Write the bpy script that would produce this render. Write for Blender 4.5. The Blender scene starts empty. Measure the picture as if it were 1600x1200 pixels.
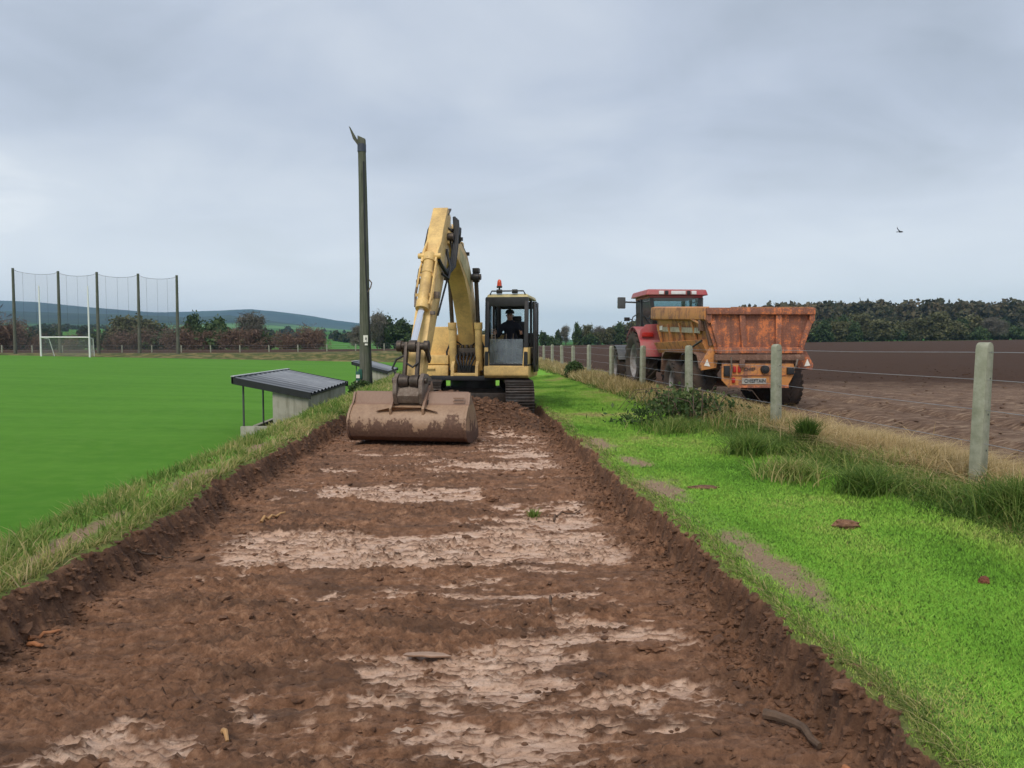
import bpy, bmesh, math, random
import numpy as np
from mathutils import Matrix, Vector
R = math.radians
rng = np.random.default_rng(7)
random.seed(7)
SC = bpy.context.scene
COL = SC.collection

# ---------------------------------------------------------------- camera
cam_d = bpy.data.cameras.new('camera')
cam = bpy.data.objects.new('camera', cam_d); COL.objects.link(cam)
cam_d.lens = 26.0; cam_d.sensor_width = 36.0; cam_d.clip_start = 0.05; cam_d.clip_end = 20000
cam.location = (0.0, 0.0, 1.65)
cam.rotation_euler = (R(90 - 3.12), 0, R(-3.22))
SC.camera = cam

# ---------------------------------------------------------------- sky: overcast cloud deck over a clear-sky model
SUN_EL, SUN_AZ = 50.0, 205.0            # azimuth from +Y towards +X
w = bpy.data.worlds.new('World'); SC.world = w; w.use_nodes = True
nt = w.node_tree; nt.nodes.clear()
def wn(t, **k):
    n = nt.nodes.new(t)
    for a, b in k.items(): setattr(n, a, b)
    return n
out = wn('ShaderNodeOutputWorld'); bg = wn('ShaderNodeBackground')
sky = wn('ShaderNodeTexSky', sky_type='NISHITA', sun_disc=False)
sky.sun_elevation = R(SUN_EL); sky.sun_rotation = R(SUN_AZ)
skym = wn('ShaderNodeVectorMath', operation='SCALE'); skym.inputs['Scale'].default_value = 0.10
nt.links.new(sky.outputs[0], skym.inputs[0])
tc = wn('ShaderNodeTexCoord'); sep = wn('ShaderNodeSeparateXYZ'); nt.links.new(tc.outputs['Generated'], sep.inputs[0])
zz = wn('ShaderNodeMath', operation='MAXIMUM'); nt.links.new(sep.outputs[2], zz.inputs[0]); zz.inputs[1].default_value = 0.0
za = wn('ShaderNodeMath', operation='ADD'); nt.links.new(zz.outputs[0], za.inputs[0]); za.inputs[1].default_value = 0.27
dx = wn('ShaderNodeMath', operation='DIVIDE'); nt.links.new(sep.outputs[0], dx.inputs[0]); nt.links.new(za.outputs[0], dx.inputs[1])
dy = wn('ShaderNodeMath', operation='DIVIDE'); nt.links.new(sep.outputs[1], dy.inputs[0]); nt.links.new(za.outputs[0], dy.inputs[1])
cmb = wn('ShaderNodeCombineXYZ'); nt.links.new(dx.outputs[0], cmb.inputs[0]); nt.links.new(dy.outputs[0], cmb.inputs[1])
n1 = wn('ShaderNodeTexNoise'); n1.inputs['Scale'].default_value = 1.1; n1.inputs['Detail'].default_value = 7; n1.inputs['Roughness'].default_value = 0.48
n1.inputs['Distortion'].default_value = 0.35
mp = wn('ShaderNodeMapping'); mp.inputs['Location'].default_value = (4.3, 1.7, 0.0); mp.inputs['Scale'].default_value = (0.85, 1.1, 1)
nt.links.new(cmb.outputs[0], mp.inputs[0]); nt.links.new(mp.outputs[0], n1.inputs['Vector'])
n2 = wn('ShaderNodeTexNoise'); n2.inputs['Scale'].default_value = 2.1; n2.inputs['Detail'].default_value = 6; n2.inputs['Roughness'].default_value = 0.5; n2.inputs['Distortion'].default_value = 0.6
mp2 = wn('ShaderNodeMapping'); mp2.inputs['Location'].default_value = (1.3, 7.9, 2.0); mp2.inputs['Scale'].default_value = (1.0, 1.35, 1); mp2.inputs['Rotation'].default_value = (0, 0, 0.25)
nt.links.new(cmb.outputs[0], mp2.inputs[0]); nt.links.new(mp2.outputs[0], n2.inputs['Vector'])
nm_ = wn('ShaderNodeMixRGB'); nm_.inputs[0].default_value = 0.42; nt.links.new(n1.outputs[0], nm_.inputs[1]); nt.links.new(n2.outputs[0], nm_.inputs[2])
cr = wn('ShaderNodeValToRGB'); nt.links.new(nm_.outputs[0], cr.inputs[0])
cr.color_ramp.elements[0].position = 0.33; cr.color_ramp.elements[0].color = (0.390, 0.440, 0.520, 1)
cr.color_ramp.elements[1].position = 0.68; cr.color_ramp.elements[1].color = (0.760, 0.790, 0.835, 1)
e = cr.color_ramp.elements.new(0.47); e.color = (0.485, 0.540, 0.640, 1)
e = cr.color_ramp.elements.new(0.60); e.color = (0.580, 0.630, 0.710, 1)
# the deck pales towards the horizon
hz = wn('ShaderNodeMapRange'); nt.links.new(zz.outputs[0], hz.inputs[0])
hz.inputs[1].default_value = 0.0; hz.inputs[2].default_value = 0.30; hz.inputs[3].default_value = 0.75; hz.inputs[4].default_value = 0.0
hz.interpolation_type = 'SMOOTHSTEP'
hm = wn('ShaderNodeMixRGB'); nt.links.new(hz.outputs[0], hm.inputs[0]); nt.links.new(cr.outputs[0], hm.inputs[1]); hm.inputs[2].default_value = (0.92, 0.955, 0.985, 1)
mx = wn('ShaderNodeMixRGB'); mx.inputs[0].default_value = 0.93
nt.links.new(skym.outputs[0], mx.inputs[1]); nt.links.new(hm.outputs[0], mx.inputs[2])
nt.links.new(mx.outputs[0], bg.inputs[0]); bg.inputs[1].default_value = 0.77
nt.links.new(bg.outputs[0], out.inputs[0])

sun_d = bpy.data.lights.new('sun', 'SUN'); sun_d.energy = 1.5; sun_d.angle = R(30); sun_d.color = (1.0, 0.89, 0.74)
sun = bpy.data.objects.new('sun', sun_d); COL.objects.link(sun)
sd = Vector((math.sin(R(SUN_AZ)) * math.cos(R(SUN_EL)), math.cos(R(SUN_AZ)) * math.cos(R(SUN_EL)), math.sin(R(SUN_EL))))
sun.rotation_euler = sd.to_track_quat('Z', 'Y').to_euler(); sun.location = (20, 30, 60)

vs = SC.view_settings
vs.view_transform = 'Standard'; vs.look = 'None'; vs.gamma = 1.0; vs.use_curve_mapping = False; vs.exposure = 0.58
SC.render.engine = 'CYCLES'
SC.cycles.use_denoising = True; SC.cycles.max_bounces = 6; SC.cycles.diffuse_bounces = 3; SC.cycles.transparent_max_bounces = 12
SC.cycles.volume_bounces = 1; SC.cycles.caustics_reflective = False; SC.cycles.caustics_refractive = False
SC.cycles.use_adaptive_sampling = True

# ---------------------------------------------------------------- materials
class NT:
    def __init__(s, name):
        s.m = bpy.data.materials.new(name); s.m.use_nodes = True
        s.t = s.m.node_tree; s.t.nodes.clear()
        s.out = s.n('ShaderNodeOutputMaterial')
    def n(s, t, ins=None, **k):
        n = s.t.nodes.new(t)
        for a, b in k.items(): setattr(n, a, b)
        for a, b in (ins or {}).items(): s.set(n, a, b)
        return n
    def set(s, n, a, b):
        if isinstance(b, bpy.types.NodeSocket): s.t.links.new(b, n.inputs[a])
        elif isinstance(b, tuple) and len(b) == 3 and n.inputs[a].type == 'RGBA': n.inputs[a].default_value = (*b, 1)
        else: n.inputs[a].default_value = b
    def obj(s): return s.n('ShaderNodeTexCoord').outputs['Object']
    def pos(s): return s.n('ShaderNodeNewGeometry').outputs['Position']
    def attr(s, name): return s.n('ShaderNodeAttribute', attribute_name=name).outputs['Fac']
    def mapping(s, v, scale=(1, 1, 1), loc=(0, 0, 0), rot=(0, 0, 0)):
        return s.n('ShaderNodeMapping', {'Vector': v, 'Scale': scale, 'Location': loc, 'Rotation': rot}).outputs[0]
    def noise(s, v, scale, detail=5, rough=0.55, dist=0.0):
        return s.n('ShaderNodeTexNoise', {'Vector': v, 'Scale': scale, 'Detail': detail, 'Roughness': rough, 'Distortion': dist}).outputs[0]
    def ramp(s, f, stops, interp='LINEAR'):
        r = s.n('ShaderNodeValToRGB', {0: f}); cr = r.color_ramp; cr.interpolation = interp
        for i, (p, c) in enumerate(stops):
            el = cr.elements[i] if i < 2 else cr.elements.new(p)
            el.position = p; el.color = (c, c, c, 1) if isinstance(c, (int, float)) else (*c, 1)
        return r.outputs[0]
    def mix(s, f, a, b, mode='MIX'):
        return s.n('ShaderNodeMixRGB', {0: f, 1: a, 2: b}, blend_type=mode).outputs[0]
    def math(s, op, a, b=0.0): return s.n('ShaderNodeMath', {0: a, 1: b}, operation=op).outputs[0]
    def bump(s, h, strength=0.3, dist=0.02): return s.n('ShaderNodeBump', {'Height': h, 'Strength': strength, 'Distance': dist}).outputs[0]
    def bsdf(s, col, rough=0.6, metal=0.0, normal=None, spec=0.5, **k):
        b = s.n('ShaderNodeBsdfPrincipled', {'Base Color': col, 'Roughness': rough, 'Metallic': metal})
        b.inputs['Specular IOR Level'].default_value = spec
        if normal is not None: s.set(b, 'Normal', normal)
        for a, v in k.items(): s.set(b, a, v)
        return b.outputs[0]
    def done(s, sh, vol=False):
        s.t.links.new(sh, s.out.inputs[1 if vol else 0]); return s.m

def paint(name, col, dirt=(0.13, 0.085, 0.06), amt=0.35, rough=0.45, scale=3.0, metal=0.0, chip=None, grime=None):
    """worn paint: tone drift, mud film in blotches, chips"""
    a = NT(name); o = a.obj()
    big = a.noise(o, scale, 6, 0.62); fine = a.noise(o, scale * 9, 5, 0.7)
    c = a.mix(a.ramp(big, [(0.35, 0.0), (0.7, 0.55)]), col, tuple(x * 0.72 for x in col))
    mask = a.ramp(a.math('ADD', a.math('MULTIPLY', big, 0.6), a.math('MULTIPLY', fine, 0.4)), [(0.58 - amt * 0.35, 0.0), (0.78 - amt * 0.2, min(1, amt * 1.7))])
    c = a.mix(mask, c, dirt)
    if chip:
        ch = a.ramp(a.noise(o, scale * 5, 3, 0.6), [(0.70, 0.0), (0.73, 0.8)]); c = a.mix(ch, c, chip)
    rg = a.math('ADD', a.math('MULTIPLY', mask, 0.4), rough)
    return a.done(a.bsdf(c, rg, metal, a.bump(fine, 0.15, 0.01)))

def plain(name, col, rough=0.6, metal=0.0, vary=0.25, scale=12.0, bump=0.15):
    a = NT(name); o = a.obj(); f = a.noise(o, scale, 5, 0.65)
    c = a.mix(a.ramp(f, [(0.3, 0.0), (0.75, 1.0)]), tuple(x * (1 - vary) for x in col), tuple(min(1, x * (1 + vary)) for x in col))
    return a.done(a.bsdf(c, rough, metal, a.bump(f, bump, 0.01)))

def leafy(name, stops, rough=0.6, trans=0.35, attr='tint', up=0.0):
    a = NT(name); c = a.ramp(a.attr(attr), stops); nm = None
    if up:      # short turf shades like the ground it covers
        g = a.n('ShaderNodeNewGeometry'); v = a.n('ShaderNodeVectorMath', {0: g.outputs['Normal'], 'Scale': 1 - up}, operation='SCALE').outputs[0]
        nm = a.n('ShaderNodeVectorMath', {0: a.n('ShaderNodeVectorMath', {0: v, 1: (0, 0, up)}, operation='ADD').outputs[0]}, operation='NORMALIZE').outputs[0]
    d = a.bsdf(c, rough, spec=0.25, normal=nm)
    t = a.n('ShaderNodeBsdfTranslucent', {0: c}).outputs[0]
    return a.done(a.n('ShaderNodeMixShader', {0: trans, 1: d, 2: t}).outputs[0])

# ---------------------------------------------------------------- mesh helpers
class MB:
    def __init__(s, M=None): s.v = []; s.f = []; s.M = M
    def add(s, vs, fs):
        o = len(s.v)
        for p in vs:
            p = Vector(p); s.v.append(tuple(s.M @ p) if s.M is not None else tuple(p))
        s.f += [tuple(i + o for i in f) for f in fs]; return s
    def box(s, c, sz, rot=None, top=(1, 1)):
        x, y, z = (k / 2 for k in sz); tx, ty = top
        P = [(-x, -y, -z), (x, -y, -z), (x, y, -z), (-x, y, -z), (-x * tx, -y * ty, z), (x * tx, -y * ty, z), (x * tx, y * ty, z), (-x * tx, y * ty, z)]
        Rm = rot if rot is not None else Matrix.Identity(3)
        return s.add([Vector(c) + Rm @ Vector(p) for p in P], [(0, 3, 2, 1), (4, 5, 6, 7), (0, 1, 5, 4), (1, 2, 6, 5), (2, 3, 7, 6), (3, 0, 4, 7)])
    def bar(s, a, b, wd, th, up=(0, 0, 1)):
        a, b = Vector(a), Vector(b); d = (b - a); L = d.length; d.normalize()
        sx = d.cross(Vector(up));
        if sx.length < 1e-4: sx = d.cross(Vector((1, 0, 0)))
        sx.normalize(); uz = sx.cross(d)
        Rm = Matrix((sx, d, uz)).transposed()
        return s.box((a + b) / 2, (wd, L, th), Rm)
    def cyl(s, a, b, r0, r1=None, n=14, caps=True):
        a, b = Vector(a), Vector(b); r1 = r0 if r1 is None else r1
        d = (b - a).normalized(); u = d.orthogonal().normalized(); v = d.cross(u)
        P = []
        for p, r in ((a, r0), (b, r1)):
            for i in range(n):
                t = 2 * math.pi * i / n; P.append(p + (u * math.cos(t) + v * math.sin(t)) * r)
        F = [(i, (i + 1) % n, n + (i + 1) % n, n + i) for i in range(n)]
        if caps: F += [tuple(range(n))[::-1], tuple(range(n, 2 * n))]
        return s.add(P, F)
    def tube(s, pts, r, n=8, caps=True):
        pts = [Vector(p) for p in pts]; rs = r if isinstance(r, (list, tuple)) else [r] * len(pts)
        P = []; u = None
        for i, p in enumerate(pts):
            d = (pts[min(i + 1, len(pts) - 1)] - pts[max(i - 1, 0)]).normalized()
            u = d.orthogonal().normalized() if u is None else (u - d * u.dot(d)).normalized()
            v = d.cross(u)
            for k in range(n):
                t = 2 * math.pi * k / n; P.append(p + (u * math.cos(t) + v * math.sin(t)) * rs[i])
        F = [(i * n + k, i * n + (k + 1) % n, (i + 1) * n + (k + 1) % n, (i + 1) * n + k) for i in range(len(pts) - 1) for k in range(n)]
        if caps: F += [tuple(range(n))[::-1], tuple(range((len(pts) - 1) * n, len(pts) * n))]
        return s.add(P, F)
    def prism(s, poly, t0, t1, ax='x'):
        """poly in the two other axes (in order), extruded along ax from t0 to t1"""
        n = len(poly)
        def q(p, t): return {'x': (t, p[0], p[1]), 'y': (p[0], t, p[1]), 'z': (p[0], p[1], t)}[ax]
        return s.add([q(p, t0) for p in poly] + [q(p, t1) for p in poly],
                     [tuple(range(n))[::-1], tuple(range(n, 2 * n))] + [(i, (i + 1) % n, n + (i + 1) % n, n + i) for i in range(n)])
    def lathe(s, prof, c=(0, 0, 0), ax='x', n=28):
        """prof: (along, radius)"""
        P = []; c = Vector(c); m = len(prof)
        for k in range(n):
            t = 2 * math.pi * k / n; C, S = math.cos(t), math.sin(t)
            for a, r in prof:
                P.append(c + Vector({'x': (a, r * C, r * S), 'y': (r * C, a, r * S), 'z': (r * C, r * S, a)}[ax]))
        F = [(k * m + i, k * m + i + 1, ((k + 1) % n) * m + i + 1, ((k + 1) % n) * m + i) for k in range(n) for i in range(m - 1)]
        return s.add(P, F)
    def build(s, name, mat, parent=None, bevel=0.0, smooth=35, seg=2):
        me = bpy.data.meshes.new(name); me.from_pydata(s.v, [], s.f)
        bm = bmesh.new(); bm.from_mesh(me); bmesh.ops.recalc_face_normals(bm, faces=bm.faces)
        if bevel:
            es = [e for e in bm.edges if len(e.link_faces) == 2 and e.calc_face_angle(0) > R(28)]
            bmesh.ops.bevel(bm, geom=es, offset=bevel, segments=seg, profile=0.6, affect='EDGES', clamp_overlap=True)
        bm.to_mesh(me); bm.free()
        if smooth:
            me.polygons.foreach_set('use_smooth', [True] * len(me.polygons)); me.set_sharp_from_angle(angle=R(smooth))
        o = bpy.data.objects.new(name, me); COL.objects.link(o); o.parent = parent
        if mat is not None: me.materials.append(mat)
        return o
def thing(name, label, cat, loc=(0, 0, 0), rotz=0.0, group=None):
    o = bpy.data.objects.new(name, None); COL.objects.link(o); o.empty_display_size = 0.3
    o.location = loc; o.rotation_euler = (0, 0, rotz); o['label'] = label; o['category'] = cat
    if group: o['group'] = group
    return o
def tag(o, label, cat, group=None):
    o['label'] = label; o['category'] = cat
    if group: o['group'] = group
    return o
def kind(o, k, label=None):
    o['kind'] = k
    if label: o['label'] = label; o['category'] = label.split()[-1] if False else o.name.split('.')[0].replace('_', ' ')
    return o
def np_mesh(name, V, F, mat, parent=None, attrs=None, smooth=True):
    """V (n,3) float, F (m,k) int, k 3 or 4"""
    me = bpy.data.meshes.new(name); V = np.asarray(V, np.float32); F = np.asarray(F, np.int32); k = F.shape[1]
    me.vertices.add(len(V)); me.vertices.foreach_set('co', V.ravel())
    me.loops.add(F.size); me.loops.foreach_set('vertex_index', F.ravel())
    me.polygons.add(len(F)); me.polygons.foreach_set('loop_start', np.arange(0, F.size, k, dtype=np.int32))
    me.polygons.foreach_set('use_smooth', np.full(len(F), smooth))
    me.update(calc_edges=True)
    for an, av in (attrs or {}).items():
        at = me.attributes.new(an, 'FLOAT', 'POINT'); at.data.foreach_set('value', np.asarray(av, np.float32).ravel())
    if mat is not None: me.materials.append(mat)
    o = bpy.data.objects.new(name, me); COL.objects.link(o); o.parent = parent
    return o
def grid(name, xs, ys, hfun, mat, attrfun=None):
    X, Y = np.meshgrid(xs, ys); Z = hfun(X, Y)
    nx, ny = len(xs), len(ys); idx = np.arange(nx * ny).reshape(ny, nx)
    F = np.stack([idx[:-1, :-1], idx[:-1, 1:], idx[1:, 1:], idx[1:, :-1]], -1).reshape(-1, 4)
    V = np.stack([X, Y, Z], -1).reshape(-1, 3)
    at = {k: v.ravel() for k, v in attrfun(X, Y).items()} if attrfun else None
    return np_mesh(name, V, F, mat, None, at)

# ---------------------------------------------------------------- noise
_pr = np.random.default_rng(99); _PERM = np.concatenate([_pr.permutation(1024)] * 3).astype(np.int32)
_GA = np.arange(1024) * (2 * math.pi / 1024.0); _GC = np.cos(_GA).astype(np.float32); _GS = np.sin(_GA).astype(np.float32)
def perlin(x, y, seed=0):
    x = np.asarray(x, np.float64); y = np.asarray(y, np.float64)
    fx_ = np.floor(x); fy_ = np.floor(y); fx = (x - fx_).astype(np.float32); fy = (y - fy_).astype(np.float32)
    ix = (fx_.astype(np.int32) + seed * 37) & 1023; iy = (fy_.astype(np.int32) + seed * 113) & 1023
    u = fx * fx * fx * (fx * (fx * 6 - 15) + 10); v = fy * fy * fy * (fy * (fy * 6 - 15) + 10)
    p0 = _PERM[ix]; p1 = _PERM[ix + 1]
    def d(p, oy, ax, ay):
        h = _PERM[p + iy + oy]; return _GC[h] * ax + _GS[h] * ay
    a = d(p0, 0, fx, fy); a = a + (d(p1, 0, fx - 1, fy) - a) * u
    b = d(p0, 1, fx, fy - 1); b = b + (d(p1, 1, fx - 1, fy - 1) - b) * u
    return (a + (b - a) * v) * 1.5
def fbm(x, y, o=4, seed=0, gain=0.5):
    t = 0; a = 1.0; n = 0
    for i in range(o):
        t = t + a * perlin(x * 2 ** i + 17.3 * i, y * 2 ** i - 9.1 * i, seed + i); n += a; a *= gain
    return t / n
def sst(e0, e1, x):
    t = np.clip((x - e0) / (e1 - e0), 0, 1); return t * t * (3 - 2 * t)
def lerp(a, b, t): return a * (1 - t) + b * t

# ================================================================ GROUND
def lipL(y): return -2.56 + 0.13 * fbm(y * 0.55, y * 0 + 3.1, 2, 11) + 0.10 * fbm(y * 2.3, y * 0 + 8.1, 3, 12) + 0.035 * fbm(y * 9, y * 0 + 2.2, 3, 13)
def lipR(y): return 1.60 + 0.10 * fbm(y * 0.5, y * 0 + 1.7, 2, 21) + 0.11 * fbm(y * 2.1, y * 0 + 5.3, 3, 22) + 0.04 * fbm(y * 9, y * 0 + 7.2, 3, 23)
def pitch_z(x, y): return -1.25 - 0.0225 * np.clip(x, -160, 20)
def field_z(x, y):
    return 0.08 + np.clip(y, 0, 260) / 200.0 * (1.0 + 0.012 * np.clip(x - 20, 0, 140))
BARE = [(1.88, 4.6, 0.20, 1.1), (1.84, 7.0, 0.30, 0.7), (1.95, 8.6, 0.22, 0.5), (1.75, 10.2, 0.3, 0.8), (-2.80, 5.4, 0.13, 0.9), (-2.82, 7.6, 0.16, 0.9), (-2.8, 9.8, 0.16, 0.8), (-3.15, 5.0, 0.10, 0.25)]
def bare_mask(x, y):
    m = np.zeros_like(x) - 0.2
    for cx, cy, rx, ry in BARE:
        m = np.maximum(m, 1.15 - np.sqrt(((x - cx) / rx) ** 2 + ((y - cy) / ry) ** 2))
    m = m + 0.8 * fbm(x * 3.6, y * 2.6, 4, 31, 0.65)
    return sst(0.05, 0.75, m)
def tears(x, y):
    n = fbm(x * 1.3 + 0.25 * fbm(x * 3, y * 3, 2, 63), y * 5.0, 4, 62) * 3.2           # sheared plates, torn across the pull
    n2 = fbm(x * 3.0 + 0.5 * fbm(x * 6, y * 6, 2, 65), y * 13.0, 3, 64) * 1.7
    return n, n - np.floor(n), n2, n2 - np.floor(n2)
def wet_mask(x, y):
    _, f1_, _, f2_ = tears(x, y)
    return np.clip(wet0(x, y) * (1 - 0.6 * sst(0.82, 0.90, f2_)) * (1 - 0.65 * sst(0.86, 0.93, f1_)), 0, 1)
def wet0(x, y):
    n = 0.75 * fbm(x * 0.9 + 0.3 * perlin(x, y, 5), y * 2.6, 4, 41) + 0.60 * fbm(x * 3.6, y * 8, 4, 43, 0.62)
    g = lambda a, c, s: np.exp(-((a - c) / s) ** 2)
    wob = 0.18 * fbm(x * 0.8, y * 0.3, 2, 47)
    b = 1.7 * sst(5.42, 5.56, y + wob * 0.35) * (1 - sst(6.05, 6.5, y + wob)) * sst(-2.05, -1.55, x + 0.4 * (y - 5.7)) * (1 - sst(1.2, 1.4, x))
    b += 0.95 * g(y + wob, 8.15, 0.30) * sst(-1.8, -1.5, x) * (1 - sst(-0.2, 0.5, x)) + 0.55 * g(y, 9.9, 0.35) * sst(-1.2, 0.1, x)
    b += 0.35 * sst(6.2, 6.7, y) * (1 - sst(7.6, 8.0, y)) * sst(-0.2, 0.5, x)
    b += 0.12 * sst(-0.5, 0.5, x) * (1 - sst(5.0, 5.4, y))
    b += 0.44 * g(x, -0.15, 0.55) * g(y, 3.5, 0.6) + 0.35 * g(x, -1.2, 0.5) * g(y, 3.15, 0.2)
    b -= 0.26 * (1 - sst(-1.7, -0.7, x)) * (1 - sst(5.0, 5.4, y)) + 0.45 * sst(6.5, 6.8, y) * (1 - sst(7.5, 7.9, y)) * (1 - sst(-0.6, 0.3, x))
    b += 0.25 * sst(9.3, 10.5, y) * sst(0.0, 0.6, x)
    edge = sst(0.25, 0.75, x - lipL(y)) * sst(0.2, 0.6, lipR(y) - x)
    return sst(0.10, 0.40, n + b + 0.02) * edge * (1 - sst(13.0, 13.8, y))
def heap(x, y):
    g = lambda a, c, s: np.exp(-((a - c) / s) ** 2)
    h = 0.66 * g(x, -0.62, 0.62) * g(y, 14.15, 0.75) + 0.46 * g(x, 0.25, 0.60) * g(y, 14.2, 0.7) + 0.34 * g(x, 0.98, 0.42) * g(y, 14.25, 0.6)
    return h * (1 + 0.35 * fbm(x * 2.5, y * 2.5, 4, 51)) + 0.05 * sst(0.1, 0.4, h) * fbm(x * 9, y * 9, 3, 53)
def floor_z(x, y, wet):
    z = 0.035 * fbm(x * 0.7, y * 0.7, 3, 61)
    n, fr, n2, fr2 = tears(x, y); ter = (np.floor(n) + sst(0.80, 0.98, fr)) / 3.2
    far = 1 - 0.5 * sst(8, 13, y)
    z = z + (0.060 * ter) * (0.35 + 0.65 * (1 - wet)) * far
    ter2 = (np.floor(n2) + sst(0.78, 0.97, fr2)) / 1.7
    torn = sst(0.0, 0.35, fbm(x * 0.9, y * 1.3, 2, 66) + 0.1)
    z = z + 0.042 * ter2 * torn * (0.55 + 0.45 * (1 - wet)) * far
    cr = np.abs(fbm(x * 11, y * 11, 4, 67, 0.65))
    z = z + (0.095 * cr + 0.036 * np.abs(fbm(x * 27, y * 27, 2, 70))) * (1 - 0.9 * wet) * (0.35 + 0.65 * sst(-0.2, 0.3, fbm(x * 1.1, y * 1.1, 2, 68)))
    z = z + 0.007 * fbm(x * 22, y * 44, 2, 69)
    z = z - 0.035 * wet * 0.4
    return z
def strip_z(x, y): return 0.26 + 0.025 * fbm(x * 0.5, y * 0.5, 3, 71) + 0.012 * fbm(x * 3, y * 3, 2, 72)
def trench_t(x, y):
    wl = 0.19 + 0.10 * fbm(x * 0 + 2, y * 1.6, 2, 81); wr = 0.12 + 0.06 * fbm(x * 0 + 5, y * 1.6, 2, 82)
    nj = 0.07 * fbm(x * 4, y * 4, 3, 83)
    a = sst(0, 1, (x + nj - lipL(y)) / np.maximum(wl, 0.1)); b = sst(0, 1, (lipR(y) - x + nj) / np.maximum(wr, 0.07))
    return a * b * (1 - sst(18.8, 19.4, y))
def ground(x, y, full=True):
    x = np.asarray(x, float); y = np.asarray(y, float)
    far = sst(100, 107, y)
    # left: pitch, then the far bank and the tilled strip
    zl = lerp(pitch_z(x, y), -0.05 + 0.022 * np.clip(y - 107, 0, 60), far)
    zs = strip_z(x, y)
    # right: rough verge and tilled field
    vb = np.exp(-((x - 4.35) / 0.65) ** 2) * (0.07 + 0.07 * fbm(x * 0.9, y * 0.9, 3, 73))
    near_f = np.exp(-((y - 12) / 30) ** 2)
    zf = field_z(x, y) + (0.045 * fbm(x * 1.6, y * 1.6, 4, 74) + 0.03 * fbm(x * 6, y * 6, 2, 75)) * (0.35 + 0.65 * near_f)
    z = lerp(zs + vb, zf, sst(4.9, 6.0, x + 0.25 * fbm(y * 0.6, x * 0, 2, 76)))
    bx = x + 0.22 * fbm(y * 0.35, x * 0 + 4, 2, 77)
    z = lerp(zl, z, sst(-4.95, -3.05, bx))
    z = z + 0.03 * np.exp(-((x + 3.0) / 0.4) ** 2) * (1 + fbm(x * 1.4, y * 1.4, 3, 78)) * (1 - far)
    # beyond the ground the strip runs out into the tilled field
    z = lerp(z, field_z(x, y), sst(108, 122, y) * sst(-40, 0, x))
    if full:
        nearm = (x > -3.3) & (x < 2.6) & (y < 20)
        if nearm.any():
            xn = x[nearm]; yn = y[nearm]
            t = trench_t(xn, yn); wt = wet_mask(xn, yn)
            fz = floor_z(xn, yn, wt) + heap(xn, yn) + 0.05 * sst(14.5, 15.2, yn)
            wall = 4 * t * (1 - t)
            zz_ = lerp(z[nearm], fz, t) + wall * (0.11 * fbm(xn * 4.5, yn * 4.5, 4, 84, 0.62) + 0.07 * np.abs(fbm(xn * 15, yn * 15, 3, 85, 0.6)))
            z = z.copy(); z[nearm] = zz_
    return z
def turf_mask(x, y):
    t = trench_t(x, y); n = 0.22 * fbm(x * 6, y * 6, 3, 91)
    return 1 - sst(0.02, 0.16, t + n * 0.5 * sst(0.0, 0.05, t))

# ---- soil of the stripped track
a = NT('stripped soil'); P = a.pos()
dark_soil = a.attr('dark_soil'); wet = a.attr('wet'); turf = a.attr('turf'); bare = a.attr('bare')
f1 = a.noise(P, 14, 9, 0.78); f2 = a.noise(P, 60, 6, 0.78); f4 = a.noise(a.mapping(P, (7.0, 19.0, 9)), 1.7, 7, 0.75, 0.3); f3 = a.noise(a.mapping(P, (2.0, 5.0, 4)), 2.4, 8, 0.7, 0.4); f0 = a.noise(P, 1.1, 4, 0.5)
soil = a.ramp(f1, [(0.31, (0.058, 0.025, 0.012)), (0.5, (0.240, 0.120, 0.066)), (0.69, (0.46, 0.265, 0.160))])
soil = a.mix(a.ramp(f0, [(0.4, 0.0), (0.65, 0.5)]), soil, (0.215, 0.110, 0.064))
soil = a.mix(a.ramp(a.noise(a.mapping(P, (0.8, 2.2, 1)), 1.7, 7, 0.68), [(0.46, 0.0), (0.62, 0.62)]), soil, (0.075, 0.042, 0.027))
smear = a.ramp(f3, [(0.30, (0.38, 0.22, 0.145)), (0.5, (0.64, 0.43, 0.31)), (0.68, (0.78, 0.58, 0.455))])
smear = a.mix(a.ramp(f2, [(0.52, 0.0), (0.66, 0.65)]), smear, (0.19, 0.095, 0.058))
wm = a.ramp(a.math('ADD', wet, a.math('MULTIPLY', a.math('SUBTRACT', f1, 0.5), 0.9)), [(0.26, 0.0), (0.80, 1.0)])
soil = a.mix(a.math('MULTIPLY', dark_soil, 0.8), soil, a.ramp(f1, [(0.35, (0.040, 0.020, 0.012)), (0.65, (0.125, 0.064, 0.036))]))  # darker soil colour on the trench walls, from the heap onward, partly on clods
soil = a.mix(a.ramp(f2, [(0.30, 0.75), (0.44, 0.0)]), soil, (0.040, 0.018, 0.010))
smear = a.mix(a.ramp(f4, [(0.33, 0.8), (0.43, 0.0)]), smear, (0.13, 0.062, 0.036))
c = a.mix(wm, soil, smear)
tcol = a.ramp(a.noise(P, 30, 5, 0.7), [(0.3, (0.085, 0.19, 0.018)), (0.55, (0.18, 0.38, 0.04)), (0.8, (0.30, 0.48, 0.08))])
edg = a.attr('edge'); tcol = a.mix(a.math('MULTIPLY', edg, 0.7), tcol, a.ramp(f2, [(0.35, (0.10, 0.085, 0.03)), (0.65, (0.25, 0.20, 0.085))]))
tcol = a.mix(bare, tcol, a.mix(a.ramp(f2, [(0.4, 0.0), (0.7, 1.0)]), (0.36, 0.25, 0.16), (0.19, 0.12, 0.07)))
tm_ = a.ramp(a.math('ADD', turf, a.math('MULTIPLY', a.math('SUBTRACT', a.noise(P, 26, 5, 0.7), 0.5), 0.9)), [(0.47, 0.0), (0.55, 1.0)])
c = a.mix(tm_, c, tcol)
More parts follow.
